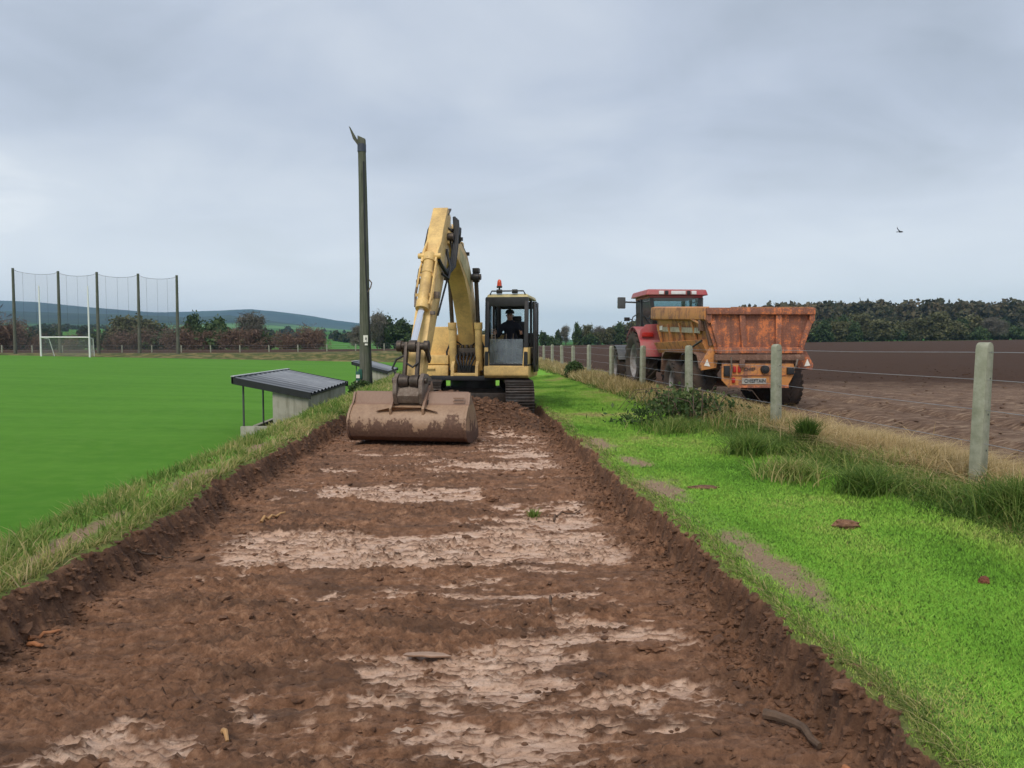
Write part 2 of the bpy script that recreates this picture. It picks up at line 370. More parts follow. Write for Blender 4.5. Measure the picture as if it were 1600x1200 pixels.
rg = a.math('SUBTRACT', 0.92, a.math('MULTIPLY', wm, 0.46))
h = a.math('ADD', a.math('MULTIPLY', f1, 0.6), a.math('MULTIPLY', f2, 0.4))
M_SOIL = a.done(a.bsdf(c, rg, 0, a.bump(h, 0.85, 0.035), spec=0.4))

xs = np.concatenate([np.linspace(-3.3, -2.85, 18, endpoint=False), np.linspace(-2.85, -2.2, 52, endpoint=False), np.linspace(-2.2, 1.2, 186, endpoint=False), np.linspace(1.2, 1.8, 50, endpoint=False), np.linspace(1.8, 2.0, 8)])
ys = [-2.0]
while ys[-1] < 19.6:
    y = ys[-1]; ys.append(y + (0.05 if y < 1.4 else max(0.0085, 0.42 * y * y / 1219)))
ys = np.array(ys)
o = grid('dirt_track', xs, ys, ground, M_SOIL, lambda X, Y: {'wet': wet_mask(X, Y), 'turf': turf_mask(X, Y), 'bare': bare_mask(X, Y), 'edge': np.exp(-((X - lipR(Y)) / 0.09) ** 2) + np.exp(-((X - lipL(Y)) / 0.16) ** 2), 'dark_soil': np.clip(3.2 * trench_t(X, Y) * (1 - trench_t(X, Y)) + sst(13.0, 13.6, Y), 0, 1)})
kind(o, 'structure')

# ---- turf under the blades
def turf_mat(name, lo, mid, hi, s=1.0, straw=0.0, bump=0.5):
    a = NT(name); P = a.pos()
    f = a.noise(P, 45 * s, 5, 0.75); g = a.noise(P, 0.9, 4, 0.55); k = a.noise(P, 6 * s, 4, 0.6)
    c = a.ramp(a.math('ADD', a.math('MULTIPLY', f, 0.65), a.math('MULTIPLY', k, 0.35)), [(0.3, lo), (0.52, mid), (0.75, hi)])
    c = a.mix(a.ramp(g, [(0.4, 0.0), (0.7, 0.45)]), c, tuple(x * 0.7 for x in mid))
    if name == 'turf':
        vx = a.n('ShaderNodeSeparateXYZ', {0: P}).outputs[0]
        c = a.mix(a.ramp(a.math('ADD', a.math('MULTIPLY', vx, 0.1), a.math('MULTIPLY', a.math('SUBTRACT', g, 0.5), 0.12)), [(0.37, 0.0), (0.41, 1.0)]), c, a.ramp(f, [(0.3, (0.05, 0.06, 0.015)), (0.55, (0.14, 0.13, 0.045)), (0.75, (0.33, 0.25, 0.11))]))
    if straw: c = a.mix(a.ramp(k, [(0.45, 0.0), (0.65, straw)]), c, (0.27, 0.20, 0.09))
    c = a.mix(a.attr('bare'), c, a.mix(a.ramp(f, [(0.4, 0.0), (0.65, 1.0)]), (0.36, 0.25, 0.16), (0.19, 0.12, 0.07)))
    return a.done(a.bsdf(c, 0.9, 0, a.bump(f, bump, 0.03), spec=0.15))
M_TURF = turf_mat('turf', (0.085, 0.200, 0.018), (0.180, 0.410, 0.038), (0.28, 0.54, 0.07))
M_BANK = turf_mat('bank turf', (0.03, 0.06, 0.01), (0.075, 0.13, 0.022), (0.15, 0.19, 0.05), straw=0.5)
bz = lambda X, Y: {'bare': bare_mask(X, Y) * (Y < 20)}
def yrows(y0, y1, k=0.012, mn=0.06):
    r = [y0]
    while r[-1] < y1: r.append(r[-1] + max(mn, k * abs(r[-1])))
    r[-1] = y1; return np.array(r)
o = grid('grass_strip', np.concatenate([np.linspace(2.0, 6.0, 70)]), yrows(-2, 122), ground, M_TURF, bz); kind(o, 'structure')
o = grid('grass_strip', np.linspace(-3.3, 2.0, 50), yrows(19.6, 122, 0.02, 0.15), ground, M_TURF, bz); kind(o, 'structure')
o = grid('grass_bank', np.linspace(-6.2, -3.3, 50), yrows(-2, 122, 0.012, 0.07), ground, M_BANK, bz); kind(o, 'structure')

# ---- playing pitch, mown in faint lanes
a = NT('mown pitch'); P = a.pos()
f = a.noise(P, 38, 5, 0.75); k = a.noise(P, 2.2, 5, 0.6); g = a.noise(P, 0.25, 4, 0.55); st = a.noise(a.mapping(P, (1.0, 9.0, 1)), 1.3, 4, 0.6)
c = a.ramp(a.math('ADD', a.math('MULTIPLY', f, 0.5), a.math('MULTIPLY', st, 0.5)), [(0.30, (0.066, 0.190, 0.014)), (0.5, (0.082, 0.228, 0.018)), (0.70, (0.105, 0.27, 0.025))])
c = a.mix(a.ramp(g, [(0.35, 0.0), (0.7, 0.5)]), c, (0.058, 0.185, 0.014))
c = a.mix(a.ramp(k, [(0.45, 0.0), (0.75, 0.5)]), c, (0.135, 0.285, 0.038))
c = a.mix(a.ramp(a.noise(a.mapping(P, (0.06, 0.5, 1)), 1.0, 5, 0.65), [(0.42, 0.0), (0.62, 0.45)]), c, (0.115, 0.29, 0.03))
M_PITCH = a.done(a.bsdf(c, 0.9, 0, a.bump(f, 0.6, 0.04), spec=0.12))
o = grid('pitch', np.concatenate([np.linspace(-190, -30, 60, endpoint=False), np.linspace(-30, -6.2, 60)]), yrows(-25, 101.5, 0.02, 0.3), lambda X, Y: ground(X, Y, False) + 0.012 * fbm(X * 0.8, Y * 0.8, 2, 99), M_PITCH); kind(o, 'structure')

# ---- far bank of rough grass between pitch and tilled land
M_ROUGH = turf_mat('rough bank', (0.03, 0.045, 0.012), (0.085, 0.10, 0.03), (0.19, 0.17, 0.075), s=0.12, straw=0.7)
def farbank(X, Y):
    return ground(X, Y, False) + 0.32 * fbm(X * 0.25, Y * 0.6, 4, 101) * np.exp(-((Y - 108) / 5) ** 2) + 0.3 * np.exp(-((Y - 107) / 2.2) ** 2)
o = grid('far_bank', np.linspace(-190, -6.2, 300), np.linspace(101.5, 119, 40), farbank, M_ROUGH); kind(o, 'structure')

# ---- tilled soil
a = NT('tilled soil'); P = a.pos()
f = a.noise(P, 9, 8, 0.75); g = a.noise(P, 0.12, 4, 0.5); r = a.noise(a.mapping(P, (0.35, 3.2, 1), rot=(0, 0, R(8))), 1.2, 5, 0.6)
c = a.ramp(a.math('ADD', a.math('MULTIPLY', f, 0.6), a.math('MULTIPLY', r, 0.4)), [(0.3, (0.024, 0.013, 0.008)), (0.5, (0.060, 0.029, 0.0145)), (0.72, (0.100, 0.052, 0.028))])
c = a.mix(a.ramp(g, [(0.4, 0.0), (0.65, 0.4)]), c, (0.062, 0.033, 0.019))
sx = a.n('ShaderNodeSeparateXYZ', {0: P})
# trampled headland beside the fence: paler, strewn with stubble
hl = a.math('ADD', sx.outputs[1], a.math('MULTIPLY', a.math('SUBTRACT', a.noise(P, 0.35, 6, 0.65), 0.5), 16.0))
hm_ = a.ramp(a.math('DIVIDE', hl, 50.0), [(0.42, 1.0), (0.56, 0.0)])
st = a.ramp(a.noise(a.mapping(P, (1.0, 3.5, 1)), 2.6, 7, 0.75), [(0.36, (0.085, 0.050, 0.034)), (0.52, (0.205, 0.130, 0.088)), (0.68, (0.42, 0.31, 0.21))])
c = a.mix(hm_, c, st)
M_TILL = a.done(a.bsdf(c, 0.95, 0, a.bump(f, 0.9, 0.08), spec=0.2))
o = grid('tilled_field', np.concatenate([np.linspace(6.0, 30, 130, endpoint=False), np.geomspace(30, 420, 60)]), yrows(-12, 205, 0.012, 0.14),
         lambda X, Y: ground(X, Y, False) + 0.05 * np.abs(fbm(X * 3.1, Y * 3.1, 3, 111)) * np.exp(-(Y / 40) ** 2) - 0.16 * (np.exp(-((X - 7.75 - 0.25 * np.sin(Y * 0.15)) / 0.28) ** 2) + np.exp(-((X - 9.8 - 0.25 * np.sin(Y * 0.15)) / 0.28) ** 2)) * (Y < 30), M_TILL); kind(o, 'structure')
o = grid('tilled_field', np.linspace(-190, 6.0, 200), np.concatenate([np.linspace(119, 122, 4), np.linspace(124, 205, 40)]), lambda X, Y: lerp(ground(X, Y, False), ground(X, Y, False) - 4, sst(138, 142, Y) * sst(0, 20, -X - 4)), M_TILL); kind(o, 'structure')

# ---- country beyond: fields, forested slopes, blue hills
PX = lambda px, Y: Y * math.tan(math.atan((px - 800) / 1155.0) + R(3.22))
def prof(Y, pts):
    xs_ = [PX(p, Y) for p, _ in pts]; hs = [1.65 + d / 1155.0 * Y for _, d in pts]
    return lambda x: np.interp(x, xs_, hs)
pA = prof(3900, [(-900, 66), (-300, 70), (0, 64), (60, 62), (140, 55), (250, 46), (300, 48), (350, 50), (395, 53), (430, 50), (480, 43), (520, 36), (560, 31), (610, 30), (650, 24), (700, 16), (760, 8), (1000, 4), (2400, 6)])
pB = prof(2500, [(-900, 54), (-200, 50), (0, 48), (120, 44), (220, 41), (300, 38), (360, 42), (420, 34), (480, 26), (540, 20), (600, 15), (700, 8), (1000, 3), (2400, 4)])
pC = prof(1200, [(-900, 26), (0, 27), (150, 25), (250, 24), (360, 22), (450, 24), (520, 20), (600, 12), (700, 4), (1000, 1), (2400, 2)])
pD = prof(520, [(-900, 13), (0, 14), (100, 17), (240, 15), (330, 12), (450, 6), (600, 3), (800, 0), (2400, 0)])
def terrain(x, y):
    n = fbm(x / 420, y / 420, 4, 121)
    D = pD(x * 520 / np.maximum(y, 300)); C = pC(x * 1200 / np.maximum(y, 700)); B = pB(x * 2500 / np.maximum(y, 1500)); A = pA(x * 3900 / np.maximum(y, 2800))
    base0 = lerp(0.35, field_z(x, np.full_like(x, 205.0)), sst(-30, 10, x))
    z = np.where(y < 520, lerp(base0, D, sst(210, 520, y)), 0)
    z = np.where((y >= 520) & (y < 1200), lerp(D, C, (y - 520) / 680), z)
    z = np.where((y >= 1200) & (y < 2500), lerp(C, B, sst(1200, 2500, y)), z)
    z = np.where((y >= 2500) & (y < 2900), lerp(B, B * 0.86, (y - 2500) / 400), z)
    z = np.where((y >= 2900) & (y < 3900), lerp(B * 0.86, A, sst(2900, 3900, y)), z)
    z = np.where(y >= 3900, A * (1 - 0.8 * sst(3900, 6000, y)), z)
    z = z + n * np.interp(y, [0, 600, 2000, 4000, 6000], [0, 0.8, 5, 6, 3])
    z = z + 9.0 * sst(60, 190, x) * sst(225, 390, y) * (1 - sst(480, 900, y))
    near = (y < 203) & (x > -6) & (x < 440)
    z = np.where((y < 140) | near, -4.0, z)
    return z
a = NT('countryside'); P = a.pos(); sp = a.n('ShaderNodeSeparateXYZ', {0: P})
vm = a.mapping(P, (1 / 260, 1 / 340, 0.0), rot=(0, 0, 0.4))
v1 = a.n('ShaderNodeTexVoronoi', {'Vector': vm, 'Scale': 1.0}, voronoi_dimensions='2D'); v2 = a.n('ShaderNodeTexVoronoi', {'Vector': vm, 'Scale': 1.0}, feature='DISTANCE_TO_EDGE', voronoi_dimensions='2D')
sr = a.n('ShaderNodeSeparateColor', {0: v1.outputs['Color']})
fc = a.ramp(sr.outputs[0], [(0.0, (0.045, 0.150, 0.020)), (0.3, (0.070, 0.200, 0.030)), (0.55, (0.10, 0.21, 0.05)), (0.75, (0.05, 0.13, 0.03)), (0.9, (0.15, 0.13, 0.07))], 'CONSTANT')
fc = a.mix(a.ramp(v2.outputs['Distance'], [(0.025, 1.0), (0.05, 0.0)]), fc, (0.018, 0.028, 0.012))
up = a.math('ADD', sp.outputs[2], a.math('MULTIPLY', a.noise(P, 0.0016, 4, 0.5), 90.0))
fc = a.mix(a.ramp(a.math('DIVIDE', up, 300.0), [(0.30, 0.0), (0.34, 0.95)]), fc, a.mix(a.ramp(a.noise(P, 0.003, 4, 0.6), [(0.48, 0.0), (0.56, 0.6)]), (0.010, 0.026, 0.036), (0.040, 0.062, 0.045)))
M_LAND = a.done(a.bsdf(fc, 0.95, 0, spec=0.1))
tx = np.concatenate([np.linspace(-5200, -700, 90, endpoint=False), np.linspace(-700, 700, 120, endpoint=False), np.linspace(700, 5200, 60)])
ty = np.concatenate([np.linspace(-400, 130, 6), np.linspace(141, 560, 60, endpoint=False), np.linspace(560, 1300, 50, endpoint=False), np.linspace(1300, 4200, 110, endpoint=False), np.linspace(4200, 6200, 20)])
o = grid('hills', tx, ty, terrain, M_LAND); kind(o, 'structure')

# ================================================================ EXCAVATOR
M_YEL = paint('excavator yellow', (0.80, 0.54, 0.20), (0.30, 0.19, 0.10), 0.42, 0.45, 2.6, chip=(0.20, 0.12, 0.07))
M_YEL2 = paint('faded yellow', (0.60, 0.50, 0.24), (0.24, 0.24, 0.14), 0.45, 0.5, 3.0)
M_BLK = plain('black steel', (0.018, 0.018, 0.020), 0.45, 0.0, 0.4)
M_RUB = plain('hose rubber', (0.012, 0.013, 0.016), 0.5, 0.0, 0.4)
M_GREASE = plain('greasy steel', (0.075, 0.058, 0.048), 0.5, 0.4, 0.5, 9, 0.3)
M_WORN = paint('worn grey steel', (0.24, 0.20, 0.17), (0.11, 0.07, 0.05), 0.6, 0.5, 6, 0.3)
M_CHROME = plain('chrome', (0.85, 0.86, 0.88), 0.12, 0.85, 0.05, 6, 0.0)
M_TRACK = paint('track steel', (0.085, 0.08, 0.078), (0.055, 0.035, 0.026), 0.6, 0.42, 7, 0.5)
a = NT('cab glass'); fr = a.n('ShaderNodeFresnel', {'IOR': 1.45})
M_GLASS = a.done(a.n('ShaderNodeMixShader', {0: a.math('ADD', fr.outputs[0], 0.03), 1: a.n('ShaderNodeBsdfTransparent', {0: (0.80, 0.86, 0.86)}).outputs[0], 2: a.n('ShaderNodeBsdfGlossy', {0: (0.9, 0.95, 1.0), 'Roughness': 0.08}).outputs[0]}).outputs[0])
a = NT('dusty glass'); fr = a.n('ShaderNodeFresnel', {'IOR': 1.5}); o_ = a.obj()
du = a.math('MULTIPLY', a.ramp(a.noise(o_, 5, 6, 0.7), [(0.35, 0.15), (0.7, 0.6)]), 0.75)
g1 = a.n('ShaderNodeMixShader', {0: du, 1: a.n('ShaderNodeBsdfTransparent', {0: (0.65, 0.72, 0.72)}).outputs[0], 2: a.n('ShaderNodeBsdfDiffuse', {0: (0.24, 0.29, 0.29)}).outputs[0]}).outputs[0]
M_DUSTY = a.done(a.n('ShaderNodeMixShader', {0: a.math('ADD', fr.outputs[0], 0.05), 1: g1, 2: a.n('ShaderNodeBsdfGlossy', {0: (0.9, 0.95, 1.0), 'Roughness': 0.12}).outputs[0]}).outputs[0])
a = NT('orange lens'); M_BEACON = a.done(a.bsdf((0.80, 0.10, 0.035), 0.25, **{'Transmission Weight': 0.25}))
M_TEXT = plain('dark lettering', (0.05, 0.05, 0.055), 0.6)
a = NT('muddy bucket'); o_ = a.obj(); sp = a.n('ShaderNodeSeparateXYZ', {0: o_})
n1_ = a.noise(a.mapping(o_, (1, 1, 0.7)), 4.2, 8, 0.72); n2_ = a.noise(o_, 24, 5, 0.7)
dry = a.ramp(a.math('ADD', a.math('MULTIPLY', n1_, 0.5), a.math('MULTIPLY', n2_, 0.5)), [(0.3, (0.22, 0.130, 0.080)), (0.6, (0.36, 0.235, 0.150)), (0.8, (0.47, 0.33, 0.23))])
bm_ = a.ramp(a.math('ADD', a.math('MULTIPLY', sp.outputs[2], 1.0), a.math('MULTIPLY', a.math('SUBTRACT', n1_, 0.5), 1.1)), [(0.29, 1.0), (0.32, 0.0)])
cc = a.mix(bm_, dry, a.ramp(n2_, [(0.3, (0.085, 0.045, 0.030)), (0.7, (0.165, 0.092, 0.062))]))
tp = a.ramp(sp.outputs[2], [(0.60, 0.0), (0.615, 1.0)]); cc = a.mix(a.math('MULTIPLY', tp, 0.75), cc, (0.215, 0.125, 0.090))
M_BUCKET = a.done(a.bsdf(cc, a.math('ADD', 0.48, a.math('MULTIPLY', bm_, 0.3)), 0.0, a.bump(a.math('ADD', n2_, a.math('MULTIPLY', bm_, 1.2)), 0.4, 0.02)))

EX = thing('excavator', 'yellow tracked excavator with raised boom, wide grading bucket on the stripped soil', 'excavator', (0.06, 17.0, 0.05))
TH = R(12.0); ct, st_ = math.cos(TH), math.sin(TH)
UP = Matrix(((ct, -st_, 0, 0), (-st_, -ct, 0, 0), (0, 0, 1, 0), (0, 0, 0, 1)))     # (lateral, forward, up) of the slewed house
U = lambda: MB(UP)

# tracks: frame, sprockets and one shoe per link
PITCH_N = 46
def stadium(i, n, half=1.35, r=0.36, zc=0.40):
    per = 4 * half + 2 * math.pi * r; d = (i / n) * per
    if d < 2 * half: return (-half + d, zc + r, 0.0)
    d -= 2 * half
    if d < math.pi * r: t = d / r; return (half + r * math.sin(t), zc + r * math.cos(t), -t)
    d -= math.pi * r
    if d < 2 * half: return (half - d, zc - r, math.pi)
    d -= 2 * half; t = d / r; return (-half - r * math.sin(t), zc - r * math.cos(t), math.pi - t)
sh = MB(); sh.box((0, 0, 0.012), (0.60, 0.168, 0.024))
for yy in (-0.066, 0.0, 0.066): sh.box((0, yy, 0.040), (0.60, 0.018, 0.034), top=(0.98, 0.6))
shoe0 = None
for sx_ in (-0.97, 0.97):
    m = MB(); m.box((sx_, 0, 0.40), (0.26, 2.6, 0.40), top=(0.8, 0.97))
    for yy in (-1.35, 1.35): m.cyl((sx_ - 0.11, yy, 0.40), (sx_ + 0.11, yy, 0.40), 0.31, n=22)
    for k in range(6): m.cyl((sx_ - 0.14, -0.95 + 0.38 * k, 0.17), (sx_ + 0.14, -0.95 + 0.38 * k, 0.17), 0.10, n=12)
    fr_ = m.build('track_frame', M_GREASE, EX, 0.015)
    for i in range(PITCH_N):
        y_, z_, an = stadium(i, PITCH_N)
        if shoe0 is None: shoe0 = sh.build('track_shoe', M_TRACK, fr_, 0); o = shoe0
        else: o = shoe0.copy(); COL.objects.link(o); o.parent = fr_
        o.location = (sx_, y_, z_); o.rotation_euler = (an, 0, 0)
m = MB(); m.box((0, 0, 0.47), (1.7, 1.3, 0.28), top=(0.75, 0.8)); m.box((0, -0.75, 0.42), (1.9, 0.30, 0.22)); m.box((0, 0.75, 0.42), (1.9, 0.30, 0.22))
m.build('carbody', M_GREASE, EX, 0.02)
MB().cyl((0, 0, 0.58), (0, 0, 0.84), 0.52, n=32).build('slew_ring', M_BLK, EX, 0.01)
# house
m = U(); m.prism([(-1.15, -1.55), (1.1, -1.55), (1.1, 0.3), (0.45, 0.95), (-0.45, 0.95), (-1.1, 0.6)], 0.80, 0.90, 'z'); m.build('deck', M_BLK, EX, 0.01)
m = U(); m.prism([(-1.20, -1.05), (-1.17, -1.55), (-0.85, -1.86), (0.85, -1.86), (1.17, -1.55), (1.20, -1.05)], 0.88, 1.72, 'z'); m.build('counterweight', M_YEL, EX, 0.06, seg=3)
m = U(); m.box((-0.10, -0.62, 1.36), (2.1, 0.92, 0.90)); m.build('engine_hood', M_YEL, EX, 0.05, seg=3)
m = U(); m.box((-0.73, 0.17, 1.58), (0.66, 0.66, 0.80)); m.build('fuel_tank', M_YEL, EX, 0.035, seg=3)
m = U(); m.box((-0.76, 0.43, 1.245), (0.72, 0.62, 0.21)); m.build('tool_box', M_YEL, EX, 0.025)
m = U(); m.box((-0.76, 0.45, 1.005), (0.72, 0.66, 0.24)); m.build('battery_box', M_YEL, EX, 0.025)
m = U(); m.box((-0.86, 0.80, 1.06), (0.34, 0.05, 0.05)); m.build('step', M_YEL, EX, 0.01)
m = U(); m.box((-1.02, 0.765, 1.265), (0.09, 0.05, 0.10)); m.box((-1.02, 0.795, 1.265), (0.06, 0.02, 0.07)); m.build('work_lamp', M_BLK, EX, 0.008)
m = U(); m.cyl((-1.0, 0.35, 1.97), (-1.0, 0.35, 2.35), 0.028, n=10); m.tube([(-1.05, 0.45, 1.98), (-1.05, 0.45, 2.24), (-1.05, 0.05, 2.24), (-1.05, 0.05, 1.98)], 0.014, 6); m.build('handrail', M_BLK, EX)
m = U(); m.cyl((-0.15, -0.8, 1.8), (-0.15, -0.8, 2.2), 0.05, n=12); m.build('exhaust_pipe', M_BLK, EX)
# boom bracket with valve block and hose bundle
m = U()
for uu in (-0.27, 0.27): m.prism([(-0.1, 0.88), (0.95, 0.88), (0.90, 1.12), (0.50, 1.52), (0.20, 1.55), (-0.05, 1.30)], uu - 0.035, uu + 0.035, 'x')
m.box((0, 0.55, 0.93), (0.6, 0.75, 0.06)); m.cyl((-0.36, 0.30, 1.30), (0.36, 0.30, 1.30), 0.07, n=14); m.build('boom_bracket', M_YEL, EX, 0.012)
m = U(); m.box((0.0, 0.60, 1.42), (0.46, 0.16, 0.17))
for k in range(5): m.cyl((-0.2 + 0.1 * k, 0.64, 1.50), (-0.2 + 0.1 * k, 0.64, 1.58), 0.035, n=10)
m.build('valve_block', M_GREASE, EX, 0.012)
m = U()
for k in range(6):
    x0 = -0.22 + 0.088 * k; m.tube([(x0, 0.70, 1.40), (x0 * 0.9, 0.82, 1.28), (x0 * 0.6, 0.86, 1.12), (x0 * 0.4, 0.82, 0.97)], 0.022, 7)
for s_ in (-1, 1): m.tube([(s_ * 0.24, 0.62, 1.50), (s_ * 0.36, 0.72, 1.62), (s_ * 0.44, 0.72, 1.42), (s_ * 0.42, 0.70, 1.10), (s_ * 0.34, 0.72, 0.98)], 0.022, 7)
m.tube([(-0.1, 0.6, 1.56), (-0.28, 0.7, 1.68), (-0.42, 0.66, 1.5)], 0.02, 7); m.tube([(0.1, 0.6, 1.56), (0.28, 0.7, 1.68), (0.40, 0.66, 1.5)], 0.02, 7)
m.box((0.0, 0.72, 1.02), (0.38, 0.10, 0.20)); m.build('hose_bundle', M_RUB, EX)
# boom
cl = [(0.30, 1.30, 0.15), (0.50, 1.78, 0.21), (0.76, 2.32, 0.26), (1.08, 2.80, 0.29), (1.50, 3.18, 0.28), (2.05, 3.42, 0.23), (2.60, 3.55, 0.17), (2.98, 3.60, 0.12)]
top, bot = [], []
for i, (f, z, h) in enumerate(cl):
    p, q = cl[max(0, i - 1)], cl[min(len(cl) - 1, i + 1)]; d = Vector((q[0] - p[0], q[1] - p[1])).normalized(); n = Vector((-d.y, d.x))
    top.append((f + n.x * h, z + n.y * h)); bot.append((f - n.x * h, z - n.y * h))
m = U(); m.prism(top + bot[::-1], -0.175, 0.175, 'x'); boom = m.build('boom', M_YEL, EX, 0.012)
U().cyl((-0.26, 2.96, 3.60), (0.26, 2.96, 3.60), 0.075, n=16).build('pin', M_GREASE, boom); U().cyl((-0.40, 1.06, 3.02), (0.40, 1.06, 3.02), 0.065, n=14).build('pin', M_GREASE, boom)
for s_ in (-1, 1): pass
m = U(); m.prism([(1.02, 2.70), (1.50, 3.00), (2.10, 3.27), (2.10, 3.50), (1.45, 3.34), (0.95, 3.02)], 0.176, 0.182, 'x'); m.build('side_decal', M_YEL2, boom)
m = U()
for k, (uu, off) in enumerate(((-0.10, 0.05), (-0.04, 0.06), (0.02, 0.05), (0.08, 0.06), (0.14, 0.05))):
    m.tube([(uu, p[0] - 0.02, p[1] + off) for p in top[2:]], 0.020, 7)
m.build('boom_pipes', M_GREASE, boom)
m = U()
for p in top[3:7]: m.box((0.02, p[0], p[1] + 0.06), (0.38, 0.05, 0.07))
m.build('pipe_clamp', M_BLK, boom)
# boom cylinders
for s_ in (-1, 1):
    uu = 0.29 * s_; A_, B_, C_ = (uu, 0.70, 1.02), (uu, 0.82, 2.02), (uu, 1.04, 2.98)
    m = U(); m.cyl(A_, B_, 0.082, n=16); m.cyl((uu, 0.808, 1.92), (uu, 0.825, 2.06), 0.095, n=16); c_ = m.build('boom_cylinder', M_YEL, EX, 0.006)
    U().cyl(B_, C_, 0.045, n=14).build('rod', M_GREASE, c_)
    m = U(); m.cyl((uu - 0.07, 1.05, 3.01), (uu + 0.07, 1.05, 3.01), 0.10, n=16); m.box((uu + 0.0, 1.02, 3.16), (0.14, 0.16, 0.10)); m.build('rod_eye', M_BLK, c_, 0.01)
# arm cylinder along the top of the boom
m = U(); m.cyl((0, 1.35, 3.62), (0, 2.15, 3.90), 0.085, n=16); c_ = m.build('arm_cylinder', M_YEL, EX)
U().cyl((0, 2.15, 3.90), (0, 2.72, 4.02), 0.05, n=12).build('rod', M_CHROME, c_)
m = U(); m.prism([(1.22, 3.30), (1.55, 3.42), (1.42, 3.72), (1.28, 3.70)], -0.08, 0.08, 'x'); m.build('bracket', M_YEL, c_)
# arm
d = Vector((0.522, -0.854)); n = Vector((0.854, 0.522)); T0 = Vector((2.72, 4.26))
def arm(t, k): p = T0 + d * t + n * k; return (p.x, p.y)
m = U(); m.prism([arm(0.20, -0.15), arm(0.20, 0.13), arm(0.75, 0.20), arm(1.6, 0.20), arm(3.45, 0.13), arm(3.92, 0.10), arm(3.95, -0.10), arm(3.4, -0.16), arm(1.6, -0.30), arm(0.85, -0.38), arm(0.62, -0.34)], -0.142, 0.142, 'x')
ARM = m.build('arm', M_YEL, EX, 0.012)
m = U(); q0 = arm(0.195, -0.01); m.box((0, q0[0], q0[1]), (0.30, 0.30, 0.03), Matrix.Rotation(-0.55, 3, 'X')); m.build('end_plate', M_GREASE, ARM, 0.004)
# bucket cylinder on the outer face of the arm
b0, b1, b2 = (0.0, 3.76, 3.12), (0.0, 4.26, 2.22), (0.0, 4.80, 1.60)
m = U(); m.cyl(b0, b1, 0.092, n=18); m.cyl((0, 4.20, 2.33), (0, 4.28, 2.19), 0.115, n=18); m.cyl((0, 3.72, 3.19), (0, 3.80, 3.05), 0.108, n=18); m.cyl((0, 3.90, 2.87), (0, 3.925, 2.825), 0.102, n=18); bc = m.build('bucket_cylinder', M_YEL, EX, 0.006)
U().cyl(b1, b2, 0.056, n=16).build('rod', M_CHROME, bc)
m = U()
for s_ in (-1, 1): m.prism([arm(0.95, 0.16), arm(1.55, 0.16), (3.84, 3.06), (3.70, 3.26)], s_ * 0.125 - 0.02, s_ * 0.125 + 0.02, 'x')
m.cyl((-0.21, 3.74, 3.16), (0.21, 3.74, 3.16), 0.05, n=12); m.build('cylinder_bracket', M_YEL, ARM, 0.006)
# pipes and hoses on the arm
m = U(); m.tube([(0.12, 3.72, 3.16), (0.14, 3.84, 3.02), (0.14, 4.20, 2.40), (0.12, 4.26, 2.28)], 0.02, 7); m.tube([(-0.12, 3.74, 3.12), (-0.14, 3.86, 2.95), (-0.14, 4.08, 2.58)], 0.018, 7)
for zz_ in (0.35, 0.75): m.box((0, 3.76 + 0.50 * zz_, 3.12 - 0.90 * zz_), (0.30, 0.03, 0.05))
m.build('cylinder_pipes', M_YEL, bc)
m = U()
for k in range(3):
    o_ = 0.03 * k; m.tube([(0.19 + o_, 2.62, 4.02 - o_), (0.24 + o_, 2.78, 3.75), (0.25 + o_, 2.95, 3.42), (0.24 + o_, 3.10, 3.10 - o_), (0.22, 3.34, 2.92 - o_), (0.19, 3.58, 2.98), (0.16, 3.74, 3.10)], 0.034, 8)
m.tube([(0.2, 2.3, 3.58), (0.27, 2.5, 3.82), (0.28, 2.72, 3.68), (0.26, 2.9, 3.3)], 0.034, 8)
m.tube([(-0.16, 2.8, 3.95), (-0.24, 2.9, 3.75), (-0.26, 3.05, 3.45), (-0.22, 3.25, 3.15), (-0.14, 3.4, 3.1)], 0.030, 8)
m.tube([(-0.16, 3.35, 3.1), (-0.26, 3.5, 2.95), (-0.25, 3.62, 2.8), (-0.16, 3.66, 2.66)], 0.020, 8)
m.tube([(0.16, 2.85, 3.60), (0.23, 3.0, 3.35), (0.23, 3.2, 2.95), (0.20, 3.5, 2.55), (0.17, 3.85, 2.1)], 0.018, 7)
m.tube([(-0.15, 2.75, 3.85), (-0.22, 2.85, 3.7), (-0.23, 3.0, 3.4), (-0.18, 3.2, 3.2)], 0.035, 8)
m.tube([(0.15, 3.1, 3.35), (0.26, 3.25, 3.0), (0.26, 3.42, 2.78), (0.18, 3.58, 2.86)], 0.026, 8)
m.build('hoses', M_RUB, ARM)
m = U(); m.tube([(-0.19, 3.50, 2.98), (-0.23, 3.62, 2.86), (-0.23, 3.86, 2.48), (-0.18, 4.05, 2.25)], 0.024, 7); m.cyl((-0.19, 3.58, 2.72), (-0.29, 3.58, 2.72), 0.045, n=10); m.cyl((-0.18, 3.40, 3.22), (-0.27, 3.40, 3.22), 0.05, n=10); m.box((0.19, 3.98, 2.45), (0.08, 0.10, 0.12)); m.box((0.17, 4.2, 2.13), (0.07, 0.12, 0.06))
m.build('auxiliary_line', M_WORN, ARM, 0.004)
